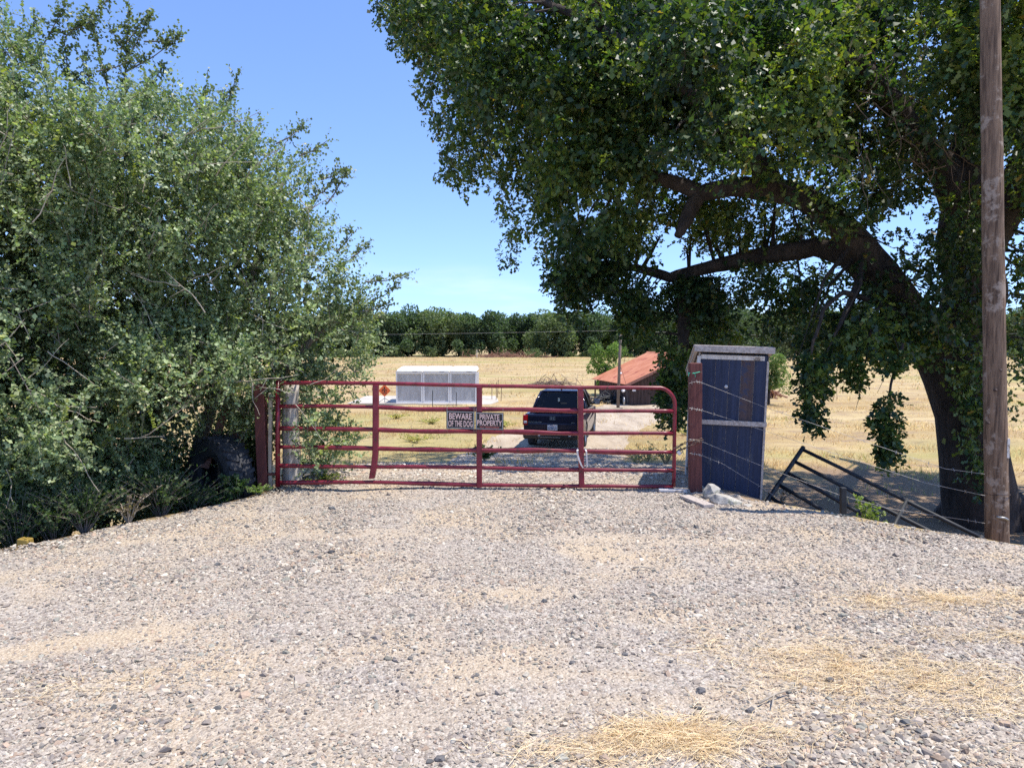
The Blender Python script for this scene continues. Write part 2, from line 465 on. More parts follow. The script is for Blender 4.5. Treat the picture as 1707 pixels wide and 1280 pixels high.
def props(o, label=None, cat=None, group=None, kind=None):
    if label: o["label"] = label
    if cat: o["category"] = cat
    if group: o["group"] = group
    if kind: o["kind"] = kind
    return o
def link(name, me, mat, parent=None, loc=None):
    o = bpy.data.objects.new(name, me)
    COL.objects.link(o)
    if mat and me and not me.materials: me.materials.append(mat)
    if parent: o.parent = parent
    if loc is not None: o.location = loc
    return o
def empty(name, loc, label, cat, group=None, rz=0.0):
    o = bpy.data.objects.new(name, None)
    COL.objects.link(o)
    o.empty_display_size = 0.2
    o.location = loc
    o.rotation_euler = (0, 0, rz)
    return props(o, label, cat, group)
def wpart(name, mb, mat, root, smooth=False, bevel=0.0, label=None, base=None):
    """part given in world coordinates, under a root that is not rotated (base = world origin of the parent)"""
    off = tuple(base if base is not None else root.location)
    o = link(name, mb.mesh(name, off, smooth), mat, root)
    if bevel: add_bevel(o, bevel)
    if label: o["label"] = label
    return o
def lpart(name, mb, mat, root, smooth=False, bevel=0.0):
    o = link(name, mb.mesh(name, (0, 0, 0), smooth), mat, root)
    if bevel: add_bevel(o, bevel)
    return o
def single(name, mb, mat, loc, label, cat, group=None, smooth=False, bevel=0.0):
    """a thing that is one mesh, given in world coordinates"""
    o = link(name, mb.mesh(name, loc, smooth), mat, None, loc)
    if bevel: add_bevel(o, bevel)
    return props(o, label, cat, group)
def add_bevel(o, w, seg=2):
    b = o.modifiers.new("bevel", 'BEVEL')
    b.width = w; b.segments = seg; b.limit_method = 'ANGLE'; b.angle_limit = R(40)
def copy_tree(o, parent=None):
    c = o.copy(); COL.objects.link(c); c.parent = parent
    for ch in o.children: copy_tree(ch, c)
    return c
def text_mesh(s, size, name="lettering", ext=0.001, off=0.0, sx=1.0):
    cu = bpy.data.curves.new(name, 'FONT')
    cu.body = s; cu.size = size; cu.extrude = ext; cu.offset = off
    cu.align_x = 'CENTER'; cu.align_y = 'CENTER'
    cu.resolution_u = 3
    ob = bpy.data.objects.new(name, cu)
    COL.objects.link(ob)
    dg = bpy.context.evaluated_depsgraph_get()
    me = bpy.data.meshes.new_from_object(ob.evaluated_get(dg))
    me.name = name
    bpy.data.objects.remove(ob); bpy.data.curves.remove(cu)
    v = np.empty(len(me.vertices) * 3); me.vertices.foreach_get("co", v); v = v.reshape(-1, 3)
    w = v[:, 0].max() - v[:, 0].min()
    v[:, 0] = (v[:, 0] - (v[:, 0].max() + v[:, 0].min()) / 2)
    v[:, 1] = (v[:, 1] - (v[:, 1].max() + v[:, 1].min()) / 2)
    me.materials.clear()
    return me, v
def text_part(s, w, h, mat, root, origin, e_x, e_y, e_n, ext=0.001, off=0.0, name="lettering"):
    """text fitted into w x h, placed at origin (local to root) with axes e_x, e_y, e_n"""
    me, v = text_mesh(s, 1.0, name, 0.01, off)
    sw = v[:, 0].max() - v[:, 0].min(); sh = v[:, 1].max() - v[:, 1].min()
    q = np.array(origin)[None] + v[:, :1] / sw * w * np.array(e_x)[None] + v[:, 1:2] / sh * h * np.array(e_y)[None] + v[:, 2:3] / 0.01 * ext * np.array(e_n)[None]
    me.vertices.foreach_set("co", q.astype(np.float32).ravel())
    me.update()
    return link(name, me, mat, root)

def np_mesh(name, verts, loops, starts, totals, tint=None):
    me = bpy.data.meshes.new(name)
    me.vertices.add(len(verts)); me.vertices.foreach_set("co", np.ascontiguousarray(verts, np.float32).ravel())
    me.loops.add(len(loops)); me.loops.foreach_set("vertex_index", loops.astype(np.int32))
    me.polygons.add(len(starts)); me.polygons.foreach_set("loop_start", starts.astype(np.int32)); me.polygons.foreach_set("loop_total", totals.astype(np.int32))
    if tint is not None:
        a = me.attributes.new("tint", 'FLOAT_COLOR', 'POINT')
        c = np.ones((len(verts), 4), np.float32); c[:, :3] = tint
        a.data.foreach_set("color", c.ravel())
    me.update(calc_edges=True)
    return me
def unit(a):
    return a / np.maximum(np.linalg.norm(a, axis=-1, keepdims=True), 1e-9)

LEAF_SMALL = (np.array([(0, 0, 0), (0.52, 0.40, 0.07), (1, 0, 0), (0.52, -0.40, 0.07)], float), [(0, 2, 1), (0, 3, 2)])
LEAF_LOBED = (np.array([(0, 0, 0), (0.34, 0.24, 0.08), (0.44, 0.09, 0.02), (0.72, 0.32, 0.10), (1, 0, -0.10), (0.72, -0.32, 0.10), (0.44, -0.09, 0.02), (0.34, -0.24, 0.08)], float), [(0, 7, 6, 5, 4, 3, 2, 1)])
LEAF_QUAD = (np.array([(0, 0, 0), (0.5, 0.33, 0.08), (1, 0, 0), (0.5, -0.33, 0.08)], float), [(0, 3, 2, 1)])
LEAF_TRI = (np.array([(0, 0.5, 0), (0, -0.5, 0), (1, 0, 0)], float), [(0, 1, 2)])
def scatter(name, pos, axis, nrm, size, tint, tmpl, width=1.0):
    """many copies of a small template (x along axis, y across, z along nrm)"""
    tv, tf = tmpl
    axis = unit(axis); side = unit(np.cross(nrm, axis)); nn = np.cross(axis, side)
    n, k = len(pos), len(tv)
    size = np.asarray(size, float).reshape(-1, 1, 1)
    width = np.broadcast_to(np.asarray(width, float).reshape(-1, 1, 1), (n, 1, 1))
    v = pos[:, None, :] + size * (tv[None, :, 0:1] * axis[:, None] + width * tv[None, :, 1:2] * side[:, None] + tv[None, :, 2:3] * nn[:, None])
    v = v.reshape(-1, 3)
    fl = np.concatenate([np.array(f) for f in tf]); ft = np.array([len(f) for f in tf])
    loops = (np.arange(n)[:, None] * k + fl[None]).ravel()
    totals = np.tile(ft, n)
    starts = np.concatenate([[0], np.cumsum(totals)[:-1]])
    return np_mesh(name, v, loops, starts, totals, np.repeat(tint, k, axis=0))
def rdir(n, bias=(0, 0, 0)):
    return unit(rng.normal(size=(n, 3)) + np.array(bias))
def tints(n, cols, jitter=0.18, w=None):
    cols = np.array(cols)
    c = cols[rng.choice(len(cols), n, p=w)]
    return c * (1 + jitter * rng.normal(size=(n, 1))).clip(0.5, 1.6)
def in_poly(x, y, poly):
    poly = np.array(poly, float)
    ins = np.zeros(len(x), bool)
    j = len(poly) - 1
    for i in range(len(poly)):
        xi, yi = poly[i]; xj, yj = poly[j]
        c = ((yi > y) != (yj > y)) & (x < (xj - xi) * (y - yi) / (yj - yi + 1e-12) + xi)
        ins ^= c
        j = i
    return ins
def poly_dist(x, y, poly):
    poly = np.array(poly, float)
    d = np.full(len(x), 1e9)
    for i in range(len(poly)):
        a = poly[i]; b = poly[(i + 1) % len(poly)]
        ab = b - a
        t = np.clip(((x - a[0]) * ab[0] + (y - a[1]) * ab[1]) / (ab @ ab + 1e-9), 0, 1)
        d = np.minimum(d, np.hypot(x - a[0] - t * ab[0], y - a[1] - t * ab[1]))
    return d
def sample_poly(poly, n):
    p = np.array(poly, float)
    lo, hi = p.min(0), p.max(0)
    out = []
    while sum(len(o) for o in out) < n:
        q = lo + rng.random((n * 2, 2)) * (hi - lo)
        out.append(q[in_poly(q[:, 0], q[:, 1], p)])
    q = np.concatenate(out)[:n]
    return q[:, 0], q[:, 1]
def nz(a, s, off=0.0):
    return np.array([mnoise.noise(Vector((p[0] * s + off, p[1] * s, p[2] * s))) for p in a])

# ================================================================== THE SETTING
xs = np.concatenate([-np.geomspace(1500, 16, 26), np.arange(-15.6, 15.7, 0.2), np.geomspace(16, 1500, 26)])
ys = np.concatenate([[-40, -25, -15, -10], np.arange(-8, 34, 0.2), np.geomspace(34.5, 2500, 60)])
gx, gy = np.meshgrid(xs, ys)
gz = H(gx, gy)
l_, r_ = edges(gy)
inside = np.minimum(gx - l_, r_ - gx)
gz = np.where((inside > 0.05) & (gy < 40), gz - 0.07, gz)     # lies under the gravel
far_ = np.clip((gy - 160) / 400, 0, 1)
gz = gz + far_ * 0.0
nx_, ny_ = len(xs), len(ys)
idx = np.arange(nx_ * ny_).reshape(ny_, nx_)
q = np.stack([idx[:-1, :-1], idx[:-1, 1:], idx[1:, 1:], idx[1:, :-1]], -1).reshape(-1, 4)
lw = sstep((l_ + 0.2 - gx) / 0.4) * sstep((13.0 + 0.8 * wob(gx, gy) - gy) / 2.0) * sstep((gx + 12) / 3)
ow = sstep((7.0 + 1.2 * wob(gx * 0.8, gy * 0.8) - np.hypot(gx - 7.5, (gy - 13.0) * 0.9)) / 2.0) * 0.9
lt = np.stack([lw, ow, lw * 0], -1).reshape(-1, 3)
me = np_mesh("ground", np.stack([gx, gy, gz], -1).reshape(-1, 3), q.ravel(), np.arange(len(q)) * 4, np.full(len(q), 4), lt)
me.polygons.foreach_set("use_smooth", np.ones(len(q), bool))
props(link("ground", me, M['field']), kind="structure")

def on_pad(px, py):
    r = ray(px, py); k = -CAMZ / r.z
    return r.x * k, r.y * k
DUST = [(on_pad(140, 1070), 0.85, 0.16, 0.42), (on_pad(870, 990), 0.5, 0.16, 0.0), (on_pad(620, 1200), 0.55, 0.22, 0.1), (on_pad(1020, 1125), 0.28, 0.09, 0.0),
        (on_pad(560, 890), 1.0, 0.2, 0.1), (on_pad(820, 1120), 0.5, 0.12, 0.0), (on_pad(1130, 1170), 0.4, 0.1, 0.2), (on_pad(200, 905), 0.8, 0.15, 0.5), (on_pad(1080, 900), 1.2, 0.25, -0.1)]
def ell(x, y, c, a, b, t):
    dx, dy = x - c[0], y - c[1]
    u = dx * math.cos(t) + dy * math.sin(t); v = -dx * math.sin(t) + dy * math.cos(t)
    return np.sqrt((u / a) ** 2 + (v / b) ** 2)

# gravel driveway: raised pad in front of the gate, then the track down to the yard
ys2 = np.concatenate([np.arange(-6, 12, 0.08), np.arange(12, 40.5, 0.25)])
ss = np.linspace(0, 1, 150)
yy, s2 = np.meshgrid(ys2, ss, indexing='ij')
l2, r2 = edges(yy)
edge_w = 0.10 * np.sin(yy * 2.3) + 0.07 * np.sin(yy * 5.7 + 1)
xx = l2 - 0.12 + edge_w + s2 * (r2 - l2 + 0.24)
zz = H(xx, yy) + 0.008 * wob(xx * 3, yy * 3)
lip = np.minimum(s2, 1 - s2)
zz = zz - 0.14 * sstep(1 - lip / 0.02)
def gravel_z(x, y):
    return H(x, y) + 0.008 * wob(np.asarray(x) * 3, np.asarray(y) * 3)
idx = np.arange(yy.size).reshape(yy.shape)
q = np.stack([idx[:-1, :-1], idx[:-1, 1:], idx[1:, 1:], idx[1:, :-1]], -1).reshape(-1, 4)[:, ::-1]
dm = np.zeros_like(xx)
for c_, a_, b_, t_ in DUST:
    dm = np.maximum(dm, (0.95 if c_ == DUST[0][0] else 0.5) * sstep(1.5 - ell(xx + 0.10 * wob(xx * 5, yy * 5), yy + 0.06 * wob(xx * 6 + 2, yy * 4), c_, a_, b_, t_)))
dm = np.clip(dm + 0.25 * nz(np.stack([xx, yy, zz], -1).reshape(-1, 3), 1.3).reshape(xx.shape), 0, 1)
me = np_mesh("gravel_driveway", np.stack([xx, yy, zz], -1).reshape(-1, 3), q.ravel(), np.arange(len(q)) * 4, np.full(len(q), 4), np.stack([dm, dm, dm], -1).reshape(-1, 3))
me.polygons.foreach_set("use_smooth", np.ones(len(q), bool))
props(link("gravel_driveway", me, M['gravel']), kind="structure")

# concrete slab round the cabinets
def slab(name, pts, z, th):
    mb = MB(); mb.prism([(p[0], p[1]) for p in pts], 'z', z - th, z)
    o = link(name, mb.mesh(name), M['slab']); props(o, kind="structure")
slab("concrete_slab", [(-9.0, 40.2), (-1.2, 39.6), (-0.75, 41.5), (-1.0, 45.5), (-9.0, 45.5)], FIELD + 0.05, 0.3)

# ------------------------------------------------------------------ gravel stones (instanced, one mass)
def gn_stones(name, pts, rot, scl, tint, var):
    me = bpy.data.meshes.new(name)
    me.vertices.add(len(pts)); me.vertices.foreach_set("co", pts.astype(np.float32).ravel())
    for nm, arr in (("rot", rot), ("scl", scl)):
        a = me.attributes.new(nm, 'FLOAT_VECTOR', 'POINT'); a.data.foreach_set("vector", arr.astype(np.float32).ravel())
    a = me.attributes.new("var", 'INT', 'POINT'); a.data.foreach_set("value", var.astype(np.int32))
    a = me.attributes.new("tint", 'FLOAT_COLOR', 'POINT')
    c = np.ones((len(pts), 4), np.float32); c[:, :3] = tint; a.data.foreach_set("color", c.ravel())
    me.materials.append(M['stone'])
    o = bpy.data.objects.new(name, me); COL.objects.link(o)
    ng = bpy.data.node_groups.new(name, 'GeometryNodeTree')
    ng.interface.new_socket("Geometry", in_out='INPUT', socket_type='NodeSocketGeometry')
    ng.interface.new_socket("Geometry", in_out='OUTPUT', socket_type='NodeSocketGeometry')
    gi = ng.nodes.new("NodeGroupInput"); go = ng.nodes.new("NodeGroupOutput")
    gti = ng.nodes.new("GeometryNodeGeometryToInstance")
    for k in range(5):
        ico = ng.nodes.new("GeometryNodeMeshIcoSphere")
        ico.inputs['Radius'].default_value = 1.0; ico.inputs['Subdivisions'].default_value = 1
        pos = ng.nodes.new("GeometryNodeInputPosition")
        va = ng.nodes.new("ShaderNodeVectorMath"); va.operation = 'ADD'; va.inputs[1].default_value = (k * 7.3, k * 3.1, k * 1.7)
        ng.links.new(pos.outputs[0], va.inputs[0])
        tn = ng.nodes.new("ShaderNodeTexNoise"); tn.inputs['Scale'].default_value = 0.9; tn.inputs['Detail'].default_value = 1
        ng.links.new(va.outputs[0], tn.inputs['Vector'])
        vs = ng.nodes.new("ShaderNodeVectorMath"); vs.operation = 'SUBTRACT'; vs.inputs[1].default_value = (0.5, 0.5, 0.5)
        ng.links.new(tn.outputs['Color'], vs.inputs[0])
        sc = ng.nodes.new("ShaderNodeVectorMath"); sc.operation = 'SCALE'; sc.inputs['Scale'].default_value = 1.8
        ng.links.new(vs.outputs[0], sc.inputs[0])
        sp = ng.nodes.new("GeometryNodeSetPosition")
        ng.links.new(ico.outputs['Mesh'], sp.inputs['Geometry']); ng.links.new(sc.outputs[0], sp.inputs['Offset'])
        sm = ng.nodes.new("GeometryNodeSetMaterial"); sm.inputs['Material'].default_value = M['stone']
        ng.links.new(sp.outputs[0], sm.inputs['Geometry'])
        ng.links.new(sm.outputs[0], gti.inputs[0])
    iop = ng.nodes.new("GeometryNodeInstanceOnPoints")
    iop.inputs['Pick Instance'].default_value = True
    ng.links.new(gi.outputs[0], iop.inputs['Points']); ng.links.new(gti.outputs[0], iop.inputs['Instance'])
    for nm, dt, sock in (("rot", 'FLOAT_VECTOR', 'Rotation'), ("scl", 'FLOAT_VECTOR', 'Scale'), ("var", 'INT', 'Instance Index')):
        na = ng.nodes.new("GeometryNodeInputNamedAttribute"); na.data_type = dt; na.inputs['Name'].default_value = nm
        ng.links.new(na.outputs['Attribute'], iop.inputs[sock])
    ng.links.new(iop.outputs[0], go.inputs[0])
    md = o.modifiers.new("gravel", 'NODES'); md.node_group = ng
    return o

STRAW = [  # centre px, half-axes (m), rotation, count
    ((1500, 1135), 0.95, 0.36, -0.35, 2900), ((1110, 1235), 0.52, 0.17, 0.05, 2200), ((1565, 1000), 0.75, 0.16, 0.1, 900),
    ((1660, 1062), 0.5, 0.14, 0.0, 350), ((95, 1150), 0.5, 0.12, 0.2, 130)]
def make_gravel():
    n = 400000
    x = rng.uniform(-7.2, 7.2, n); y = rng.uniform(1.9, 10.2, n)
    l, r = edges(y)
    dens = np.interp(y, [1.9, 4.2, 6, 9, 10.2], [1.0, 1.0, 0.8, 0.7, 0.45])
    keep = (x > l - 0.05) & (x < r + 0.05) & (np.abs(x) < y * 0.80 + 1.2)
    dn = np.array([mnoise.noise(Vector((a * 0.9, b * 0.9, 3.1))) for a, b in zip(x, y)])
    dens = dens * np.clip(0.85 + dn * 0.9, 0.3, 1)
    for c, a, b, t in DUST:
        e = ell(x, y, c, a, b, t)
        dens = dens * np.clip((0.06 if c == DUST[0][0] else 0.35) + sstep((e - 0.4 - 0.5 * dn) / 1.0), 0, 1)
    for x0_, x1_ in ((-0.95, -1.7), (0.75, 0.9)):
        xt = x0_ + (x1_ - x0_) * (9 - y) / 7 + 0.06 * np.sin(y * 1.7)
        dens = dens * (1 - 0.45 * sstep(1.4 - np.abs(x - xt) / 0.26))
    keep &= rng.random(n) < dens
    x, y, dn = x[keep], y[keep], dn[keep]
    m = len(x)
    s = np.exp(rng.normal(math.log(0.0076), 0.42, m)).clip(0.0035, 0.025)
    big = rng.random(m) < 0.012
    s[big] *= 1.7
    coarse = sstep((dn - 0.1) / 0.4)
    s *= 0.85 + 0.45 * coarse
    scl = np.stack([s * rng.uniform(0.9, 1.5, m), s * rng.uniform(0.7, 1.1, m), s * rng.uniform(0.45, 0.8, m)], -1)
    rot = np.stack([rng.normal(0, 0.3, m), rng.normal(0, 0.3, m), rng.uniform(0, 6.28, m)], -1)
    z = gravel_z(x, y) + s * 0.12
    cols = [(0.50, 0.43, 0.355), (0.42, 0.355, 0.30), (0.57, 0.50, 0.41), (0.32, 0.275, 0.245), (0.46, 0.345, 0.265), (0.66, 0.60, 0.51), (0.19, 0.185, 0.18), (0.36, 0.345, 0.295)]
    tint = tints(m, cols, 0.17, [0.22, 0.2, 0.16, 0.15, 0.09, 0.07, 0.04, 0.07]) * np.array([0.84, 0.835, 0.815])
    o = gn_stones("gravel_stones", np.stack([x, y, z], -1), rot, scl, tint, rng.integers(0, 5, m))
    n2 = 26000
    y2 = rng.uniform(9.8, 24, n2); l, r = edges(y2); x2 = l + rng.random(n2) * (r - l)
    s2_ = np.exp(rng.normal(math.log(0.013), 0.4, n2)).clip(0.006, 0.035)
    o2 = gn_stones("track_stones", np.stack([x2, y2, gravel_z(x2, y2) + s2_ * 0.1], -1), np.stack([rng.normal(0, .3, n2), rng.normal(0, .3, n2), rng.uniform(0, 6.28, n2)], -1),
                   np.stack([s2_ * 1.2, s2_, s2_ * 0.6], -1), tints(n2, cols[:6], 0.12), rng.integers(0, 5, n2))
    props(o2, "scattered stones on the dirt track running from the gate to the truck", "gravel", kind="stuff")
    props(o, "loose grey and tan crushed stones covering the driveway in front of the red gate", "gravel", kind="stuff")
    print("gravel stones", m)
make_gravel()

# loose straw lying on the gravel
for (c, a, b, t, n), lab in zip(STRAW, ("broad patch of golden straw on gravel beside the small forked stick", "thick golden straw heap on gravel with reddish strands among it",
        "long thin streak of straw on gravel toward the utility pole", "small pale straw scatter on gravel between two larger straw streaks", "faint straw wisps on gravel beside a bare sandy patch")):
    cx, cy = on_pad(*c)
    u = rng.normal(size=(n, 2)) * 0.55
    x = cx + u[:, 0] * a * math.cos(t) - u[:, 1] * b * math.sin(t)
    y = cy + u[:, 0] * a * math.sin(t) + u[:, 1] * b * math.cos(t)
    ln = 0.025 + 0.19 * rng.random(n) ** 1.7
    an = rng.normal(0.0, 0.75, n) + rng.choice([0, math.pi], n)
    ax = np.stack([np.cos(an), np.sin(an), rng.normal(0, 0.10, n)], -1)
    sh = 0.22 * np.array([mnoise.noise(Vector((p_ * 3.5, q_ * 3.5, 1.0))) for p_, q_ in zip(x, y)])
    x = x + sh * a; y = y + sh * b
    z = gravel_z(x, y) + rng.uniform(0.004, 0.018, n)
    tint = tints(n, [(0.56, 0.45, 0.28), (0.64, 0.545, 0.375), (0.46, 0.36, 0.22), (0.36, 0.265, 0.19)], 0.12, [0.35, 0.35, 0.2, 0.1])
    TM = (np.array([(0, -0.5, 0), (0.5, 5.0, 0.05), (1, -0.4, 0), (1, 0.4, 0), (0.5, 6.0, 0.05), (0, 0.5, 0)], float), [(0, 1, 4, 5), (1, 2, 3, 4)])
    me = scatter("straw", np.stack([x, y, z], -1), ax, np.tile([0, 0, 1.0], (n, 1)) + rng.normal(0, 0.3, (n, 3)), ln, tint, TM, width=0.0027 / ln)
    props(link("straw", me, M['straw']), lab, "straw", kind="stuff")

# dry grass on the field
def make_grass():
    def blades(n, y0, y1, hmin, hmax, w):
        y = np.sqrt(rng.uniform(y0 ** 2, y1 ** 2, n))
        x = rng.uniform(-0.95, 0.95, n) * y
        l, r = edges(y)
        inn = np.minimum(x - l, r - x)
        keep = (inn < -0.25) | (y > 40.5) | ((y > 10.5) & (rng.random(n) < np.clip(0.55 - inn * 0.9, 0.03, 0.55))) | ((y > 12) & (np.abs(x - (l + r) / 2) < 0.35) & (rng.random(n) < 0.3))
        keep &= ~((x > -9.4) & (x < -0.6) & (y > 39.3) & (y < 46))
        keep &= ~((x < l) & (y < 9.6)) & ~((x > r) & (y < 9.0))
        patch = np.array([mnoise.noise(Vector((a * 0.35, b * 0.5, 8.0))) for a, b in zip(x, y)])
        keep &= rng.random(n) < np.clip(0.45 + patch * 1.2, 0.05, 1)
        shade = (np.hypot(x - 7.5, y - 13.5) < 5.5) & (rng.random(n) < 0.75)
        keep &= ~shade
        x, y, patch = x[keep], y[keep], patch[keep]
        m = len(x)
        h = rng.uniform(hmin, hmax, m) * (0.75 + 1.3 * np.clip(patch, -0.3, 0.8))
        g = nz(np.stack([x * 0.25, y * 0.35, np.full(m, 2.0)], -1), 1.0)
        green = rng.random(m) < np.clip((g - 0.12) * 1.6, 0.02, 0.75)
        tint = tints(m, [(0.49, 0.375, 0.19), (0.57, 0.46, 0.265), (0.40, 0.295, 0.15), (0.32, 0.22, 0.12)], 0.12)
        tint[green] = tints(int(green.sum()), [(0.20, 0.22, 0.07), (0.28, 0.27, 0.10), (0.14, 0.17, 0.05)], 0.15)
        ax = unit(np.stack([rng.normal(0, 0.55, m), rng.normal(0, 0.55, m), np.ones(m)], -1))
        pos = np.stack([x, y, H(x, y) - 0.01], -1)
        return pos, ax, h, tint, w * rng.uniform(0.6, 1.4, m) / h
    for args, lab in (((150000, 9.3, 42, 0.06, 0.24, 0.022), "dry golden grass on the near field behind the red gate"),
                      ((90000, 42, 146, 0.10, 0.32, 0.07), "dry golden grass of the open field running to the tree row")):
        pos, ax, h, tint, w = blades(*args)
        me = scatter("dry_grass", pos, ax, rng.normal(size=(len(pos), 3)), h, tint, LEAF_TRI, w)
        props(link("dry_grass", me, M['grass']), lab, "grass", kind="stuff")
make_grass()

# ================================================================== THE RED GATE
def make_gate():
    D = 9.0
    base = P(795, 818, D)
    g = empty("tube_gate", base, "dark red tubular steel farm gate with dented rails across the driveway", "gate")
    X = [463, 540, 626, 700, 799, 870, 930, 968, 1040, 1122]
    rails = [([638.5, 638, 639, 640.5, 643, 644, 645.5, 646, 646, 646]),
             ([677, 677, 678, 682, 682, 682.5, 684, 685, 685, 685]),
             ([714, 714.5, 716, 719, 719, 720, 722, 722, 722, 722]),
             ([744.5, 745.5, 747.5, 749, 750.5, 750.5, 750.5, 752, 753.5, 753.5]),
             ([776, 777.5, 778, 778, 779, 781, 783, 783, 783, 784]),
             ([804.5, 803.5, 803.5, 805.5, 808, 809, 809.5, 810, 810.5, 811])]
    fat = [1.0, 1.15, 1.3, 1.4, 1.15, 1.25]
    for ri, (ysr, ft) in enumerate(zip(rails, fat)):
        pts = []; rad = []; fl = []
        xs_ = X if ri else X[:-1]
        for i in range(len(xs_) - 1):
            for t in np.linspace(0, 1, 6, endpoint=(i == len(xs_) - 2)):
                x = xs_[i] + (xs_[i + 1] - xs_[i]) * t
                y = ysr[i] + (ysr[i + 1] - ysr[i]) * t
                y += 0.5 * mnoise.noise(Vector((x * 0.02, ri * 3.3, 0)))
                dent = mnoise.noise(Vector((x * 0.011, ri * 5.1, 2.0)))
                pts.append(P(x, y, D + 0.012 * mnoise.noise(Vector((x * 0.015, ri, 7)))))
                rad.append(0.0235); fl.append(1.0 + max(0, dent) * (ft - 1.0) * 2.0 + (0.25 if 626 < x < 968 and ri in (1, 2, 3) else 0) * abs(math.sin(x * 0.037)))
        if ri == 0:   # the top tube bends down into the end upright
            c = P(1096, 646, D)
            rr = 0.215
            for k in range(1, 10):
                a = math.pi / 2 * k / 9
                pts.append(Vector((c.x + rr * math.sin(a), D, c.z - rr + rr * math.cos(a)))); rad.append(0.0235); fl.append(1)
            e = P(1123, 811, D)
            last = pts[-1]
            for t in np.linspace(0.1, 1, 8):
                pts.append(last.lerp(e, t)); rad.append(0.0235); fl.append(1)
        wpart("rail", MB().tube(pts, rad, 10, fl), M['gate_red'], g, smooth=True)
    wpart("upright", MB().tube([P(463.5, 634, D), P(463, 720, D), P(463, 811, D)], 0.030, 10), M['gate_red'], g, smooth=True)
    def stay(pix, w):
        mb = MB(); rings = []
        for (x, y) in pix:
            p = P(x, y, D)
            rings.append([(p.x - w, D - 0.034, p.z), (p.x + w, D - 0.034, p.z), (p.x + w, D + 0.034, p.z), (p.x - w, D + 0.034, p.z)])
        mb.loft(rings)
        wpart("upright", mb, M['gate_red'], g, bevel=0.008)
    stay([(626.5, 641), (626.5, 700), (626, 756), (624, 775), (620, 797)], 0.036)
    stay([(799, 644), (799, 730), (799, 812)], 0.034)
    stay([(967.5, 647), (968, 730), (969.5, 812)], 0.034)
    # hinge eyes on the left end
    for y in (664, 790):
        p = P(455, y, D)
        wpart("hinge", MB().tube([p + Vector((-0.06, 0, 0)), p + Vector((0.06, 0, 0))], 0.018, 8), M['steel_red'], g)
    return g
make_gate()

# ------------------------------------------------------------------ the two signs wired to the gate
def make_sign(corners, rows, label, border_mat):
    D = 8.945
    tl, tr, br, bl = [P(x, y, D) for x, y in corners]
    ctr = (tl + tr + br + bl) / 4
    s = empty("warning_sign", ctr, label, "sign", "signs wired to the red gate")
    ex = ((tr - tl) + (br - bl)).normalized(); ey = ((tl - bl) + (tr - br)).normalized(); en = Vector((0, -1, 0))
    w = ((tr - tl).length + (br - bl).length) / 2; h = ((tl - bl).length + (tr - br).length) / 2
    def rect(mb, x0, x1, y0, y1, n0, n1):
        pts = []
        for n in (n0, n1):
            for (a, b) in ((x0, y0), (x1, y0), (x1, y1), (x0, y1)):
                pts.append(ex * a + ey * b + en * n)
        mb.hexa(pts[:4], pts[4:])
    mb = MB(); rect(mb, -w / 2, w / 2, -h / 2, h / 2, -0.0015, 0.0015)
    lpart("panel", mb, M['sign_black'], s)
    mb = MB(); i, t = 0.010, 0.006
    rect(mb, -w / 2 + i, w / 2 - i, h / 2 - i - t, h / 2 - i, 0.0016, 0.0024)
    rect(mb, -w / 2 + i, w / 2 - i, -h / 2 + i, -h / 2 + i + t, 0.0016, 0.0024)
    rect(mb, -w / 2 + i, -w / 2 + i + t, -h / 2 + i + t, h / 2 - i - t, 0.0016, 0.0024)
    rect(mb, w / 2 - i - t, w / 2 - i, -h / 2 + i + t, h / 2 - i - t, 0.0016, 0.0024)
    lpart("border", mb, M['sign_grey'], s)
    for (txt, cy, th, tw, mt) in rows:
        text_part(txt, w * tw, h * th, M[mt], s, tuple(ey * (h * cy) + en * 0.0032), tuple(ex), tuple(ey), tuple(en), 0.0012, 0.012)
    for sx in (-1, 1):
        p = ex * (sx * (w / 2 - 0.008))
        lpart("wire_tie", MB().tube([p + ey * (h / 2 + 0.05) + Vector((0, 0.03, 0)), p + ey * (h / 2 - 0.004) + en * 0.004, p - ey * (h / 2 - 0.004) + en * 0.004, p - ey * (h / 2 + 0.05) + Vector((0, 0.03, 0))], 0.0016, 5), M['galv'], s)
    return s
make_sign([(744, 684), (791.2, 685.5), (791.2, 716), (744, 714.5)], [("BEWARE", 0.20, 0.33, 0.80, 'sign_letter'), ("OF THE DOG", -0.20, 0.33, 0.86, 'sign_letter')],
          "black BEWARE OF THE DOG sign with pale red lettering wired to the gate", 'sign_grey')
make_sign([(792.6, 686.5), (839.5, 688), (839.5, 717.5), (792.6, 716)], [("PRIVATE", 0.235, 0.30, 0.70, 'sign_letter'), ("PROPERTY", -0.10, 0.30, 0.88, 'sign_letter'), ("NO TRESPASSING", -0.345, 0.115, 0.68, 'sign_red')],
          "black PRIVATE PROPERTY NO TRESPASSING sign wired to the gate", 'sign_grey')

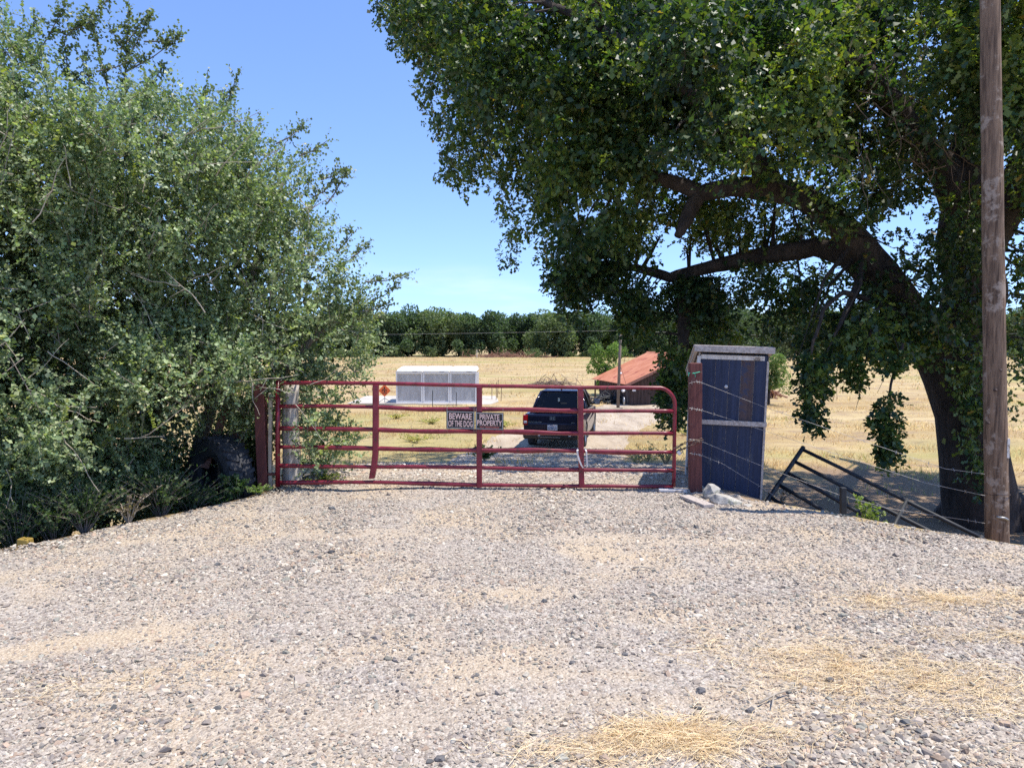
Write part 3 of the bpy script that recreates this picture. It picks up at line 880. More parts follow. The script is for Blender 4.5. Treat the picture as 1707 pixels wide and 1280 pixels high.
# strap looped over a rail
def strap():
    D = 8.95
    s = empty("loop_strap", P(970, 752, D), "loose white strap looped over a rail of the red gate", "strap")
    def band(pix, w, dep):
        mb = MB(); rings = []
        for (x, y), dd in zip(pix, dep):
            p = P(x, y, D + dd)
            rings.append([(p.x - w, p.y - 0.003, p.z), (p.x + w, p.y - 0.003, p.z), (p.x + w, p.y + 0.003, p.z), (p.x - w, p.y + 0.003, p.z)])
        mb.loft(rings); wpart("band", mb, M['strap'], s, smooth=False)
    band([(964, 746.5), (962.5, 751), (963, 758), (966, 768), (969.5, 776), (972.5, 780)], 0.011, [0.05, 0.0, 0.005, 0.003, 0.002, 0.012])
    band([(975, 747), (977.5, 752), (978, 760), (978.5, 768), (979, 777)], 0.009, [0.06, 0.0, 0.0, 0.005, 0.01])
strap()

# ------------------------------------------------------------------ gate posts
def box_post(name, top, bot, w, dth, mat, label, cat, d, down=0.35, lean=0.0, group=None):
    t = P(*top, d); b = P(*bot, d)
    b2 = b + (b - t).normalized() * down
    mb = MB()
    rings = []
    for k in np.linspace(0, 1, 6):
        c = b2.lerp(t, k)
        jx = 0.003 * math.sin(k * 9)
        rings.append([(c.x - w / 2 + jx, c.y - dth / 2, c.z), (c.x + w / 2 + jx, c.y - dth / 2, c.z), (c.x + w / 2 + jx, c.y + dth / 2, c.z), (c.x - w / 2 + jx, c.y + dth / 2, c.z)])
    mb.loft(rings)
    return single(name, mb, mat, (b.x, b.y, b.z), label, cat, group, bevel=0.008)
box_post("gate_post", (1158.5, 605), (1158.5, 817), 0.148, 0.10, M['post_red'], "dark red square wooden gate post wrapped with chain and barbed wire", "post", 8.85)
box_post("gate_post", (433, 640), (440, 806), 0.125, 0.12, M['steel_red'], "dull red square post half hidden by the live oak beside the tyre", "post", 9.05)
box_post("wood_batten", (450.5, 655), (451, 812), 0.042, 0.05, M['twig'], "thin tan wooden batten between the red post and the gate hinge", "batten", 9.02)
def log_post():
    d = 9.32
    b = P(486, 822, d); t = P(485, 640, d)
    pts, rad = [], []
    for k in np.linspace(0, 1, 14):
        p = b.lerp(t, k)
        p = p + Vector((0.012 * math.sin(k * 7), 0, 0))
        pts.append(p - Vector((0, 0, 0.4 * (1 - k) ** 4))); rad.append(0.112 - 0.014 * k + 0.05 * (1 - k) ** 5)
    single("log_post", MB().tube(pts, rad, 18, wobble=0.10), M['log'], (b.x, b.y, b.z), "thick weathered grey log post behind the hinge end of the gate", "post", smooth=True)
log_post()

# chain, padlock, twine on the right post
def torus_link(a=0.022, b=0.013, r=0.0038, n=14, k=6):
    mb = MB(); rings = []
    for i in range(n):
        t = 2 * math.pi * i / n
        c = Vector((a * math.cos(t), b * math.sin(t), 0)); o = Vector((b * math.cos(t), a * math.sin(t), 0)).normalized()
        rings.append([c + o * (r * math.cos(2 * math.pi * j / k)) + Vector((0, 0, r * math.sin(2 * math.pi * j / k))) for j in range(k)])
    rings.append(rings[0])
    mb.loft(rings, cap=False)
    return mb.mesh("link", smooth=True)
def chain():
    me = torus_link(); me.materials.append(M['rusty'])
    z0 = P(1125, 752, 9.0)
    root = empty("chain", z0, "rusty steel chain tying the red gate to the right hand post", "chain")
    runs = [[P(1124, 747, 8.965), P(1138, 740, 8.93), P(1149, 735, 8.78)], [P(1149, 735, 8.78), P(1158, 733.5, 8.775), P(1172, 731.5, 8.785)],
            [P(1172, 733.5, 8.785), P(1163, 736, 8.77), P(1148, 744, 8.78)], [P(1148, 744, 8.78), P(1140, 748, 8.90), P(1130, 751, 8.95)]]
    n = 0
    for run in runs:
        L = sum((run[i + 1] - run[i]).length for i in range(len(run) - 1))
        cnt = max(2, int(L / 0.034))
        for k in range(cnt):
            t = (k + 0.5) / cnt * (len(run) - 1); i = min(int(t), len(run) - 2)
            p = run[i].lerp(run[i + 1], t - i); dr = (run[i + 1] - run[i]).normalized()
            o = bpy.data.objects.new("link", me); COL.objects.link(o); o.parent = root
            q = dr.to_track_quat('X', 'Z')
            o.rotation_mode = 'QUATERNION'
            from mathutils import Quaternion
            o.rotation_quaternion = q @ Quaternion((1, 0, 0), (n % 2) * math.pi / 2 + 0.2)
            o.location = p - z0; n += 1
    p = P(1133, 754, 8.93)
    pl = empty("padlock", p, "pale steel padlock hanging from the gate chain", "padlock")
    mb = MB().box((-0.026, -0.012, -0.03), (0.026, 0.012, 0.012)); lpart("body", mb, M['silver'], pl, bevel=0.005)
    lpart("shackle", MB().tube([(-0.016, 0, 0.01), (-0.016, 0, 0.032), (-0.008, 0, 0.043), (0.008, 0, 0.043), (0.016, 0, 0.032), (0.016, 0, 0.01)], 0.005, 6), M['galv'], pl)
    pl.rotation_euler = (0, 0.9, 0)
chain()
def twine():
    pts = []
    for k in range(14):
        a = k / 13 * 2 * math.pi
        pts.append(P(1158.5, 621 + 1.5 * math.sin(a * 2), 8.85) + Vector((0.082 * math.cos(a), 0.058 * math.sin(a), 0)))
    mb = MB().tube(pts, 0.005, 5)
    p0 = P(1152, 620, 8.81)
    mb.tube([p0, p0 + Vector((0.03, -0.01, -0.012)), p0 + Vector((0.05, -0.015, -0.035)), p0 + Vector((0.045, -0.012, -0.06))], 0.004, 5)
    mb.tube([p0, p0 + Vector((-0.03, -0.01, -0.02)), p0 + Vector((-0.035, -0.012, -0.05))], 0.004, 5)
    single("green_twine", mb, M['green_twine'], tuple(p0), "bright green twine knotted round the top of the red post", "twine")
twine()

# ------------------------------------------------------------------ the blue shed
def shed():
    FL = Vector((2.275, 9.15, 0.0)); ang = R(-9.5)
    root = empty("pump_shed", (FL.x, FL.y, hz(FL.x, FL.y)), "narrow dark blue board shed with grey slanted roof beside the red post", "shed", rz=ang)
    root.location.z = P(1268, 838, 9.0).z - 0.09; root.rotation_euler = (0, R(1.8), ang)
    z0 = root.location.z
    W, DP = 0.783, 1.05
    zb, ztf, ztb = 0.09, 1.955, 1.66
    nb = 5
    ws = [0.17, 0.15, 0.135, 0.145, 0.135]; ws = [w * W / sum(ws) for w in ws]
    zm = 1.085
    for half, (a, b) in enumerate(((zb, zm - 0.03), (zm + 0.03, ztf - 0.03))):
        x = 0.0
        for k in range(nb):
            mb = MB()
            lo = a + (random.uniform(-0.012, 0.012) if half == 0 else 0)
            g = 0.0022
            yj = random.uniform(-0.003, 0.003)
            mb.box((x + g, -0.020 + yj, lo), (x + ws[k] - g, -0.0125 + yj * 0.2, b))
            mt = M['blue_brown'] if (half == 1 and k == 3) else M['blue']
            lpart("plank", mb, mt, root, bevel=0.003)
            x += ws[k]
    # pale backing frame close behind the boards, so the joints show pale
    mb = MB().box((0.01, -0.012, zb + 0.03), (W - 0.01, 0.03, ztf - 0.05)); lpart("frame", mb, M['grey_wood'], root)
    # side boards, left and right, tops cut to the slope
    for side in (0, 1):
        x0 = -0.022 if side == 0 else W + 0.002
        x1 = x0 + 0.02
        n = 5
        for k in range(n):
            y0 = 0.01 + DP * k / n + 0.002; y1 = 0.01 + DP * (k + 1) / n - 0.002
            zt = lambda y: ztf - (ztf - ztb) * y / DP - 0.02
            mb = MB().hexa([(x0, y0, 0.05), (x1, y0, 0.05), (x1, y1, 0.05), (x0, y1, 0.05)], [(x0, y0, zt(y0)), (x1, y0, zt(y0)), (x1, y1, zt(y1)), (x0, y1, zt(y1))])
            lpart("plank", mb, M['white_wood'] if side == 0 else M['blue'], root, bevel=0.003)
    mb = MB().box((0.0, DP + 0.014, 0.05), (W, DP + 0.034, ztb - 0.02)); lpart("back_wall", mb, M['blue'], root)
    # corner boards
    lpart("corner_board", MB().box((W - 0.002, -0.036, zb + 0.02), (W + 0.024, -0.0245, ztf - 0.10)), M['grey_wood'], root, bevel=0.003)
    lpart("corner_board", MB().box((-0.045, -0.040, 0.0), (-0.002, -0.0245, ztf - 0.06)), M['white_wood'], root, bevel=0.003)
    lpart("corner_board", MB().box((-0.05, DP - 0.08, 0.0), (-0.026, DP + 0.04, ztb - 0.05)), M['white_wood'], root, bevel=0.003)
    # mid rail and head trim
    lpart("mid_rail", MB().box((-0.02, -0.056, zm - 0.03), (W + 0.03, -0.038, zm + 0.03)), M['grey_wood'], root, bevel=0.004)
    lpart("head_trim", MB().box((0.0, -0.034, ztf - 0.095), (W - 0.03, -0.0245, ztf - 0.04)), M['white_wood'], root, bevel=0.003)
    # roof: deck boards on two rafters, fascia in front
    ov = 0.10; ovr = 0.05
    def zr(y): return ztf + 0.02 - (ztf - ztb) * y / DP
    yy0, yy1 = -0.10, DP + 0.13
    mb = MB().hexa([(-ov, yy0, zr(yy0)), (W + ovr, yy0, zr(yy0)), (W + ovr, yy1, zr(yy1)), (-ov, yy1, zr(yy1))], [(-ov, yy0, zr(yy0) + 0.03), (W + ovr, yy0, zr(yy0) + 0.03), (W + ovr, yy1, zr(yy1) + 0.03), (-ov, yy1, zr(yy1) + 0.03)])
    rf = lpart("roof", mb, M['grey_wood'], root, bevel=0.004)
    mb = MB().box((-ov + 0.01, yy0 - 0.028, zr(yy0) - 0.055), (W + ovr + 0.02, yy0 - 0.002, zr(yy0) + 0.024))
    lpart("fascia", mb, M['grey_wood'], rf, bevel=0.004)
    for x in (-ov + 0.015, W + ovr - 0.04):
        mb = MB().hexa([(x, yy0 + 0.01, zr(yy0) - 0.052), (x + 0.035, yy0 + 0.01, zr(yy0) - 0.052), (x + 0.035, yy1 - 0.02, zr(yy1) - 0.052), (x, yy1 - 0.02, zr(yy1) - 0.052)],
                       [(x, yy0 + 0.01, zr(yy0) - 0.003), (x + 0.035, yy0 + 0.01, zr(yy0) - 0.003), (x + 0.035, yy1 - 0.02, zr(yy1) - 0.003), (x, yy1 - 0.02, zr(yy1) - 0.003)])
        lpart("rafter", mb, M['grey_wood'], rf)
    # knob and a foot block
    lpart("knob", MB().revolve([(0.0, -0.012), (0.016, -0.012), (0.022, -0.002), (0.016, 0.010), (0.0, 0.012)], 12, 'y', (0.315, -0.030, 1.53)), M['white_wood'], root, smooth=True)
    for (x, y) in ((W - 0.10, 0.03), (0.03, 0.03), (0.03, DP - 0.1), (W - 0.1, DP - 0.1)):
        lpart("foot_block", MB().box((x, y, -0.5), (x + 0.09, y + 0.09, zb + 0.02)), M['grey_wood'], root)
    return root
shed_root = shed()

def rubble(name, c, size, label, mat, seed, cat, npt=34):
    import bmesh
    rr = np.random.default_rng(int(seed * 10))
    bm = bmesh.new()
    for p in rr.uniform(-1, 1, (npt, 3)):
        k = 1 / (np.abs(p) ** 3.2).sum() ** (1 / 3.2)
        q = p * k * rr.uniform(0.82, 1.0)
        bm.verts.new((q[0] * size[0], q[1] * size[1], q[2] * size[2]))
    bmesh.ops.convex_hull(bm, input=bm.verts[:])
    for v in [v for v in bm.verts if not v.link_faces]: bm.verts.remove(v)
    bmesh.ops.subdivide_edges(bm, edges=bm.edges[:], cuts=2, use_grid_fill=True)
    for v in bm.verts:
        v.co += v.co.normalized() * 0.10 * min(size) * mnoise.noise(v.co * (1.6 / min(size)) + Vector((seed, 0, 0)))
    me = bpy.data.meshes.new(name); bm.to_mesh(me); bm.free()
    o = link(name, me, mat, None, c)
    return props(o, label, cat)
def rub_at(px, py, d, size, label, seed, rot):
    c = P(px, py, d); o = rubble("concrete_chunk", tuple(c), size, label, M['concrete'], seed, "rubble"); o.rotation_euler = rot
rub_at(1209, 836, 8.30, (0.21, 0.11, 0.075), "pale broken concrete chunk lying against the foot of the blue shed", 3.0, (0, R(15), R(-8)))
rub_at(1186, 820, 8.52, (0.09, 0.08, 0.11), "grey crumbly concrete lump between the red post and blue shed", 9.0, (0, R(20), R(20)))
rub_at(1246, 845, 8.2, (0.07, 0.06, 0.045), "small concrete crumb at the right foot of the blue shed", 5.0, (0, 0, 0.4))
b = P(1180, 832, 8.0)
def plank_lying(name, p0, p1, w, th, mat, label):
    p0 = Vector(p0); p1 = Vector(p1); d = (p1 - p0); n = Vector((-d.y, d.x, 0)).normalized() * w / 2
    u = Vector((0, 0, th))
    mb = MB().hexa([p0 - n, p1 - n, p1 + n, p0 + n], [p0 - n + u, p1 - n + u, p1 + n + u, p0 + n + u])
    return single(name, mb, mat, tuple((p0 + p1) / 2), label, "board", bevel=0.004)
a1 = P(1098, 817.5, 8.86); a2 = P(1150, 816.5, 8.80)
plank_lying("wood_board", (a1.x, a1.y, 0.012), (a2.x, a2.y, 0.012), 0.10, 0.03, M['white_wood'], "pale wooden board lying flat at the foot of the red post")
a1 = P(1141, 822, 8.5); a2 = P(1182, 836, 8.0)
plank_lying("wood_board", (a1.x, a1.y, 0.008), (a2.x, a2.y, 0.008), 0.13, 0.035, M['grey_wood'], "grey board lying in front of the concrete lump by the post")

# ------------------------------------------------------------------ utility pole
PD = 7.6
def upole():
    b = P(1662, 905, PD); t = P(1651, 60, PD)
    ax = (t - b); ax = ax / ax.z
    gz0 = hz(b.x, PD)
    base = b + ax * (gz0 - 0.5 - b.z); top = b + ax * (6.3 - b.z)
    root = empty("utility_pole", (b.x, PD, gz0), "weathered brown wooden utility pole at the gravel edge before the oak", "pole")
    pts = [base.lerp(top, k) for k in np.linspace(0, 1, 40)]
    rad = [0.117 - 0.033 * k for k in np.linspace(0, 1, 40)]
    wpart("shaft", MB().tube(pts, rad, 20, wobble=0.05), M['pole'], root, smooth=True)
    p = P(1671, 745, PD); 
    wpart("marker_strip", MB().box((p.x - 0.013, PD - 0.096, p.z - 0.10), (p.x + 0.013, PD - 0.06, p.z + 0.10)), M['white_wood'], root)
    p = P(1668, 864, PD - 0.11)
    wpart("step_bolt", MB().tube([p + Vector((-0.03, 0.02, 0.012)), p + Vector((0.03, -0.02, 0.008)), p + Vector((0.075, 0.0, -0.015))], 0.013, 8), M['galv'], root, smooth=True)
    for (x, y) in ((1668, 617), (1660, 650), (1648, 705), (1675, 852)):
        p = P(x, y, PD - 0.10)
        wpart("knot", MB().revolve([(0.0, -0.012), (0.012, -0.010), (0.017, 0.0), (0.014, 0.02), (0.0, 0.02)], 10, 'y', tuple(p)), M['barn_wood'], root, smooth=True)
    zb_ = P(1662, 822, PD)
    pts = [Vector((zb_.x + 0.116 * math.cos(a), PD + 0.116 * math.sin(a), zb_.z + 0.004 * math.sin(3 * a))) for a in np.linspace(0, 2 * math.pi, 20)]
    wpart("wire_band", MB().tube(pts, 0.004, 5), M['barn_wood'], root)
upole()

# ------------------------------------------------------------------ barbed wires from the red post to the oak and pole
def wire(pix, deps, label):
    pts = []
    for i in range(len(pix) - 1):
        for t in np.linspace(0, 1, 10, endpoint=(i == len(pix) - 2)):
            x = pix[i][0] + (pix[i + 1][0] - pix[i][0]) * t; y = pix[i][1] + (pix[i + 1][1] - pix[i][1]) * t; d = deps[i] + (deps[i + 1] - deps[i]) * t
            pts.append(P(x, y, d))
    root = empty("barbed_wire", tuple(pts[0]), label, "wire", "barbed wires strung from the red post")
    wpart("strand", MB().tube(pts, 0.0022, 5), M['wire'], root)
    L = 0
    for i in range(4, len(pts) - 2, 4):
        p = pts[i]; mb = MB()
        for k in range(3):
            d = Vector((random.uniform(-.4, .4), random.uniform(-1, 1), random.uniform(-1, 1))).normalized() * 0.022
            mb.tube([p - d, p + d], 0.0013, 4)
        wpart("barb", mb, M['wire'], root)
wire([(1149, 639), (1160, 636), (1170, 638), (1270, 677), (1440, 735), (1575, 781), (1642, 790)], [8.79, 8.785, 8.79, 8.92, 8.3, 7.7, 7.5], "topmost barbed wire running from the red post past the shed")
wire([(1149, 680), (1160, 682), (1170, 684), (1221, 700), (1274, 718), (1544, 805), (1642, 826)], [8.79, 8.785, 8.79, 8.96, 8.90, 7.75, 7.5], "barbed wire second from the top crossing the shed mid rail")
wire([(1149, 732), (1160, 734), (1170, 736), (1266, 775), (1397, 824), (1479, 847), (1614, 867), (1642, 872)], [8.79, 8.785, 8.79, 8.92, 8.3, 7.95, 7.6, 7.5], "barbed wire tied at chain height on the red post")
wire([(1149, 755), (1160, 757), (1170, 759), (1205, 773), (1264, 809), (1300, 832)], [8.79, 8.785, 8.79, 8.95, 8.93, 8.9], "lowest barbed wire crossing the bottom boards of the shed")

# ------------------------------------------------------------------ collapsed dark pipe gate
def pipe_gate():
    A = P(1338, 747, 9.75); B = P(1277, 838, 9.05)
    E = P(1640, 896, 8.05)
    v = E - A
    root = empty("pipe_gate", (B.x, B.y, hz(B.x, B.y)), "collapsed dark pipe gate leaning on the bank between shed and utility pole", "gate")
    bend = B + Vector((-0.02, 0.0, -0.10))
    pts = [A + (A - B).normalized() * 0.02] + [A.lerp(B, k) for k in (0.25, 0.5, 0.75)] + [B, bend]
    wpart("end_tube", MB().tube(pts, 0.030, 10), M['dark_pipe'], root, smooth=True)
    ln = [1.0, 0.98, 0.98, 0.98, 0.95]
    for k, t in enumerate((0.02, 0.25, 0.46, 0.68, 0.90)):
        s = A.lerp(B, t)
        e = s + v * ln[k]
        mid = s.lerp(e, 0.5) + Vector((0, 0, -0.012 * k))
        wpart("rail", MB().tube([s, s.lerp(mid, 0.5) + Vector((0, 0, 0.006)), mid, mid.lerp(e, .5), e], 0.024, 10), M['dark_pipe'], root, smooth=True)
    s0 = A + v * 0.62; s1 = A.lerp(B, 0.90) + v * 0.62
    wpart("brace", MB().tube([s0, s1], 0.024, 8), M['dark_pipe'], root, smooth=True)
    s0 = A + v * 0.99; s1 = A.lerp(B, 0.90) + v * 0.96
    wpart("end_tube", MB().tube([s0, s1], 0.028, 8), M['dark_pipe'], root, smooth=True)
pipe_gate()
box_post("fence_stake", (1405, 812), (1405, 868), 0.06, 0.06, M['dark_pipe'], "short dark stake standing in front of the collapsed pipe gate", "stake", 8.1, down=0.9)

# ------------------------------------------------------------------ tyre, leaning boards, yellow block on the left
def tyre():
    c = P(368, 795, 9.2)
    root = empty("tractor_tyre", (c.x, c.y, hz(c.x, c.y)), "big old black tyre leaning in the shade under the live oak", "tyre", rz=R(-38))
    Rr, r = 0.50, 0.13
    prof = [(Rr - 0.24, -0.10), (Rr - 0.22, -0.15), (Rr - 0.10, -0.185), (Rr - 0.02, -0.16), (Rr, -0.10), (Rr, 0.10), (Rr - 0.02, 0.16), (Rr - 0.10, 0.185), (Rr - 0.22, 0.15), (Rr - 0.24, 0.10), (Rr - 0.20, 0.10), (Rr - 0.05, 0.12), (Rr - 0.05, -0.12), (Rr - 0.20, -0.10)]
    zc = c.z - root.location.z
    cas = lpart("casing", MB().revolve(prof, 40, 'y', (0, 0, zc)), M['rubber'], root, smooth=False)
    mb = MB()
    for k in range(26):
        a0 = 2 * math.pi * k / 26
        for sgn in (-1, 1):
            a = a0 + (0.0 if sgn < 0 else math.pi / 26)
            for (y0, y1, da) in ((0.01, 0.16, 0.10),):
                pts = []
                for rr in (Rr - 0.012, Rr + 0.022):
                    for (yv, aa) in ((y0, a), (y1, a + da), (y1, a + da + 0.09), (y0, a + 0.09)):
                        pts.append((rr * math.cos(aa), sgn * yv, zc + rr * math.sin(aa)))
                mb.hexa(pts[:4], pts[4:])
    lpart("tread_lug", mb, M['rubber'], root)
tyre()
for i, (p0, p1, w, lab) in enumerate([((368, 705, 9.5), (392, 640, 9.75), 0.10, "sunlit red brown board leaning beneath the live oak leaves"), ((398, 712, 9.6), (418, 648, 9.85), 0.09, "second red brown board leaning under the live oak beside the dull red post")]):
    a, b_ = P(*p0), P(*p1)
    a = a + (a - b_) * 1.1
    d = (b_ - a).normalized(); n = d.cross(Vector((0, 1, 0))).normalized() * w / 2; t = Vector((0, 0.03, 0))
    mb = MB().hexa([a - n, a + n, a + n + t, a - n + t], [b_ - n, b_ + n, b_ + n + t, b_ - n + t])
    single("leaning_board", mb, M['redwood'], tuple(a), lab, "board", bevel=0.004)
mb = MB(); c = P(42, 907, 6.62); zg = hz(c.x, c.y)
mb.hexa([(c.x - 0.055, c.y - 0.05, zg - 0.05), (c.x + 0.055, c.y - 0.05, zg - 0.05), (c.x + 0.055, c.y + 0.05, zg - 0.05), (c.x - 0.055, c.y + 0.05, zg - 0.05)],
        [(c.x - 0.045, c.y - 0.045, c.z + 0.06), (c.x + 0.05, c.y - 0.045, c.z + 0.05), (c.x + 0.05, c.y + 0.045, c.z + 0.05), (c.x - 0.045, c.y + 0.045, c.z + 0.06)])
single("marker_block", mb, M['yellow'], (c.x, c.y, zg), "faded yellow marker block at the gravel edge under dark shrubs", "marker", bevel=0.008)

# ================================================================== THE PICKUP TRUCK
def truck():
    d = 23.5
    p = P(921, 749, d)
    root = empty("pickup_truck", (p.x, p.y, hz(p.x, p.y) + 0.0), "dark blue pickup truck parked on the track behind the red gate", "truck", rz=R(-11.5))
    T = M['truck']
    def arc(cy, cz, r, a0, a1, n):
        return [(cy + r * math.cos(a), cz + r * math.sin(a)) for a in np.linspace(a0, a1, n)]
    outline = [(0.06, 0.50), (0.0, 0.80), (0.02, 1.10), (0.06, 1.16), (1.50, 1.20), (4.10, 1.12), (4.9, 1.02), (5.22, 0.90), (5.30, 0.70), (5.26, 0.42), (4.78, 0.36)]
    outline += arc(4.30, 0.40, 0.46, R(-5), R(185), 15) + [(3.8, 0.32), (1.68, 0.32)] + arc(1.15, 0.40, 0.46, R(-8), R(188), 15) + [(0.45, 0.42)]
    for sx in (-1, 1):
        mb = MB()
        rings = []
        for xo in (0.80, 0.93, 0.975):
            ring = []
            for (y, z) in outline:
                bulge = -0.075 * ((z - 0.72) / 0.5) ** 2
                taper = -0.10 * max(0, (y - 4.6) / 0.7) ** 2 - 0.03 * max(0, (0.5 - y) / 0.5) ** 2
                ins = 0.03 if xo == 0.975 else 0.0
                cy = y + (2.65 - y) * 0.0; cz = z + (0.75 - z) * (0.03 if ins else 0)
                ring.append((sx * (xo + (bulge + taper if xo > 0.81 else 0)), cy, cz))
            rings.append(ring)
        mb.loft(rings)
        lpart("side_panel", mb, T, root)
    lpart("floor_pan", MB().box((-0.80, 0.3, 0.34), (0.80, 5.0, 0.60)), M['black_plastic'], root)
    lpart("bed_floor", MB().box((-0.79, 0.10, 0.72), (0.79, 1.45, 0.76)), M['black_plastic'], root)
    lpart("bed_front_wall", MB().box((-0.80, 1.42, 0.62), (0.80, 1.52, 1.19)), T, root)
    lpart("hood", MB().hexa([(-0.80, 4.0, 0.62), (0.80, 4.0, 0.62), (0.78, 5.24, 0.62), (-0.78, 5.24, 0.62)], [(-0.84, 4.0, 1.15), (0.84, 4.0, 1.15), (0.74, 5.15, 0.98), (-0.74, 5.15, 0.98)]), T, root, bevel=0.04)
    lpart("cab_floor", MB().box((-0.80, 1.53, 0.61), (0.80, 3.99, 0.72)), M['seat'], root)
    # tailgate
    tg = lpart("tailgate", MB().prism([(0.03, 0.60), (-0.02, 0.68), (-0.035, 0.84), (-0.02, 0.88), (-0.025, 1.10), (0.0, 1.165), (0.08, 1.165), (0.09, 0.60)], 'x', -0.79, 0.79), T, root, bevel=0.012)
    em = lpart("emblem", MB().hexa([(-0.075, -0.032, 0.985), (0.075, -0.032, 0.985), (0.085, -0.032, 1.09), (-0.085, -0.032, 1.09)], [(-0.075, -0.042, 0.985), (0.075, -0.042, 0.985), (0.085, -0.042, 1.09), (-0.085, -0.042, 1.09)]), M['black_plastic'], tg)
    mb = MB().box((-0.055, -0.047, 0.995), (-0.032, -0.043, 1.08)); mb.box((0.032, -0.047, 0.995), (0.055, -0.043, 1.08)); mb.box((-0.031, -0.047, 1.03), (0.031, -0.043, 1.048))
    mb.box((-0.085, -0.047, 0.98), (0.085, -0.043, 0.988)); mb.box((-0.09, -0.047, 1.088), (0.09, -0.043, 1.096)); mb.box((-0.09, -0.0468, 0.989), (-0.08, -0.043, 1.087)); mb.box((0.08, -0.0468, 0.989), (0.09, -0.043, 1.087))
    o = lpart("emblem_letter", mb, M['chrome'], tg)
    text_part("RIDGELINE", 0.42, 0.036, M['chrome'], tg, (-0.56, -0.036, 0.905), (1, 0, 0), (0, 0, 1), (0, -1, 0), 0.003, 0.01)
    text_part("AWD", 0.11, 0.032, M['chrome'], tg, (0.66, -0.036, 0.905), (1, 0, 0), (0, 0, 1), (0, -1, 0), 0.003, 0.01)
    # bumper, plate, lamps
    lpart("bumper", MB().prism([(0.10, 0.34), (-0.05, 0.38), (-0.09, 0.46), (-0.09, 0.575), (-0.03, 0.598), (0.15, 0.598), (0.15, 0.34)], 'x', -0.95, 0.95), M['black_plastic'], root, bevel=0.03)
    lpart("bumper_trim", MB().box((-0.45, -0.10, 0.425), (0.25, -0.088, 0.436)), M['galv'], root)
    for sx in (-0.46, 0.52):
        lpart("reflector", MB().box((sx, -0.100, 0.475), (sx + 0.08, -0.089, 0.492)), M['lamp_white'], root)
    pl = lpart("license_plate", MB().box((-0.16, -0.046, 0.66), (0.16, -0.036, 0.825)), M['plate'], root, bevel=0.003)
    text_part("62V61U1", 0.27, 0.075, M['plate_blue'], pl, (0.0, -0.048, 0.725), (1, 0, 0), (0, 0, 1), (0, -1, 0), 0.002, 0.01)
    text_part("California", 0.13, 0.025, M['sign_red'], pl, (0.0, -0.048, 0.797), (1, 0, 0), (0, 0, 1), (0, -1, 0), 0.002, 0.0)
    for sx in (-1, 1):
        tl = lpart("tail_lamp", MB().prism([(-0.02, 0.80), (-0.035, 0.98), (-0.005, 1.12), (0.16, 1.12), (0.12, 0.80)], 'x', min(sx * 0.805, sx * 0.963), max(sx * 0.805, sx * 0.963)), M['tail_red'], root, bevel=0.012)
        lpart("reverse_lamp", MB().box((min(sx * 0.83, sx * 0.93), -0.045, 0.865), (max(sx * 0.83, sx * 0.93), -0.026, 0.935)), M['lamp_white'], tl, bevel=0.006)
        hl = lpart("headlight", MB().prism([(5.0, 0.84), (5.26, 0.80), (5.24, 0.90), (5.02, 0.98)], 'x', min(sx * 0.62, sx * 0.90), max(sx * 0.62, sx * 0.90)), M['lamp_white'], root, bevel=0.01)
    lpart("grille", MB().prism([(5.20, 0.62), (5.29, 0.66), (5.27, 0.86), (5.20, 0.92)], 'x', -0.60, 0.60), M['black_plastic'], root, bevel=0.01)
    # greenhouse
    b0 = [(-0.885, 1.53), (0.885, 1.53), (0.865, 4.20), (-0.865, 4.20)]; zb0 = 1.165
    t0 = [(-0.685, 1.98), (0.685, 1.98), (0.68, 3.25), (-0.68, 3.25)]; zt0 = 1.745
    def pt(c, k): return Vector((b0[c][0] + (t0[c][0] - b0[c][0]) * k, b0[c][1] + (t0[c][1] - b0[c][1]) * k, zb0 + (zt0 - zb0) * k))
    for c in range(4):
        lpart("pillar", MB().tube([pt(c, 0.0), pt(c, 0.5) + Vector((0.012 * (1 if c in (1, 2) else -1), 0, 0.01)), pt(c, 1.0)], [0.055, 0.048, 0.045], 8), T, root, smooth=True)
    for s in (-1, 1):
        lpart("pillar", MB().tube([(s * 0.885, 2.95, zb0), (s * 0.80, 2.92, 1.45), (s * 0.69, 2.85, zt0)], 0.04, 8), M['black_plastic'], root, smooth=True)
    rings = []
    for (ins, z) in ((0.02, 1.715), (-0.035, 1.745), (0.02, 1.782), (0.16, 1.802)):
        rings.append([(t0[c][0] - ins * (1 if t0[c][0] > 0 else -1), t0[c][1] + ins * (1 if c in (0, 1) else -1), z) for c in range(4)])
    rf = lpart("roof", MB().loft(rings), T, root, bevel=0.03)
    lpart("antenna_fin", MB().hexa([(-0.03, 2.10, 1.79), (0.03, 2.10, 1.79), (0.012, 2.28, 1.80), (-0.012, 2.28, 1.80)], [(-0.012, 2.11, 1.86), (0.012, 2.11, 1.86), (0.006, 2.20, 1.83), (-0.006, 2.20, 1.83)]), T, rf)
    def pane(name, a, b, c, d2, th):
        n = (b - a).cross(d2 - a).normalized() * th
        lpart(name, MB().hexa([a, b, c, d2], [a + n, b + n, c + n, d2 + n]), M['glass'], root)
    def q4(c1, c2, k0, k1, i0):
        A_, B_ = pt(c1, k0), pt(c2, k0); C_, D_ = pt(c2, k1), pt(c1, k1)
        return A_.lerp(B_, i0), B_.lerp(A_, i0), C_.lerp(D_, i0), D_.lerp(C_, i0)
    pane("rear_window", *q4(0, 1, 0.05, 0.93, 0.03), 0.008)
    pane("windshield", *q4(2, 3, 0.03, 0.95, 0.03), 0.008)
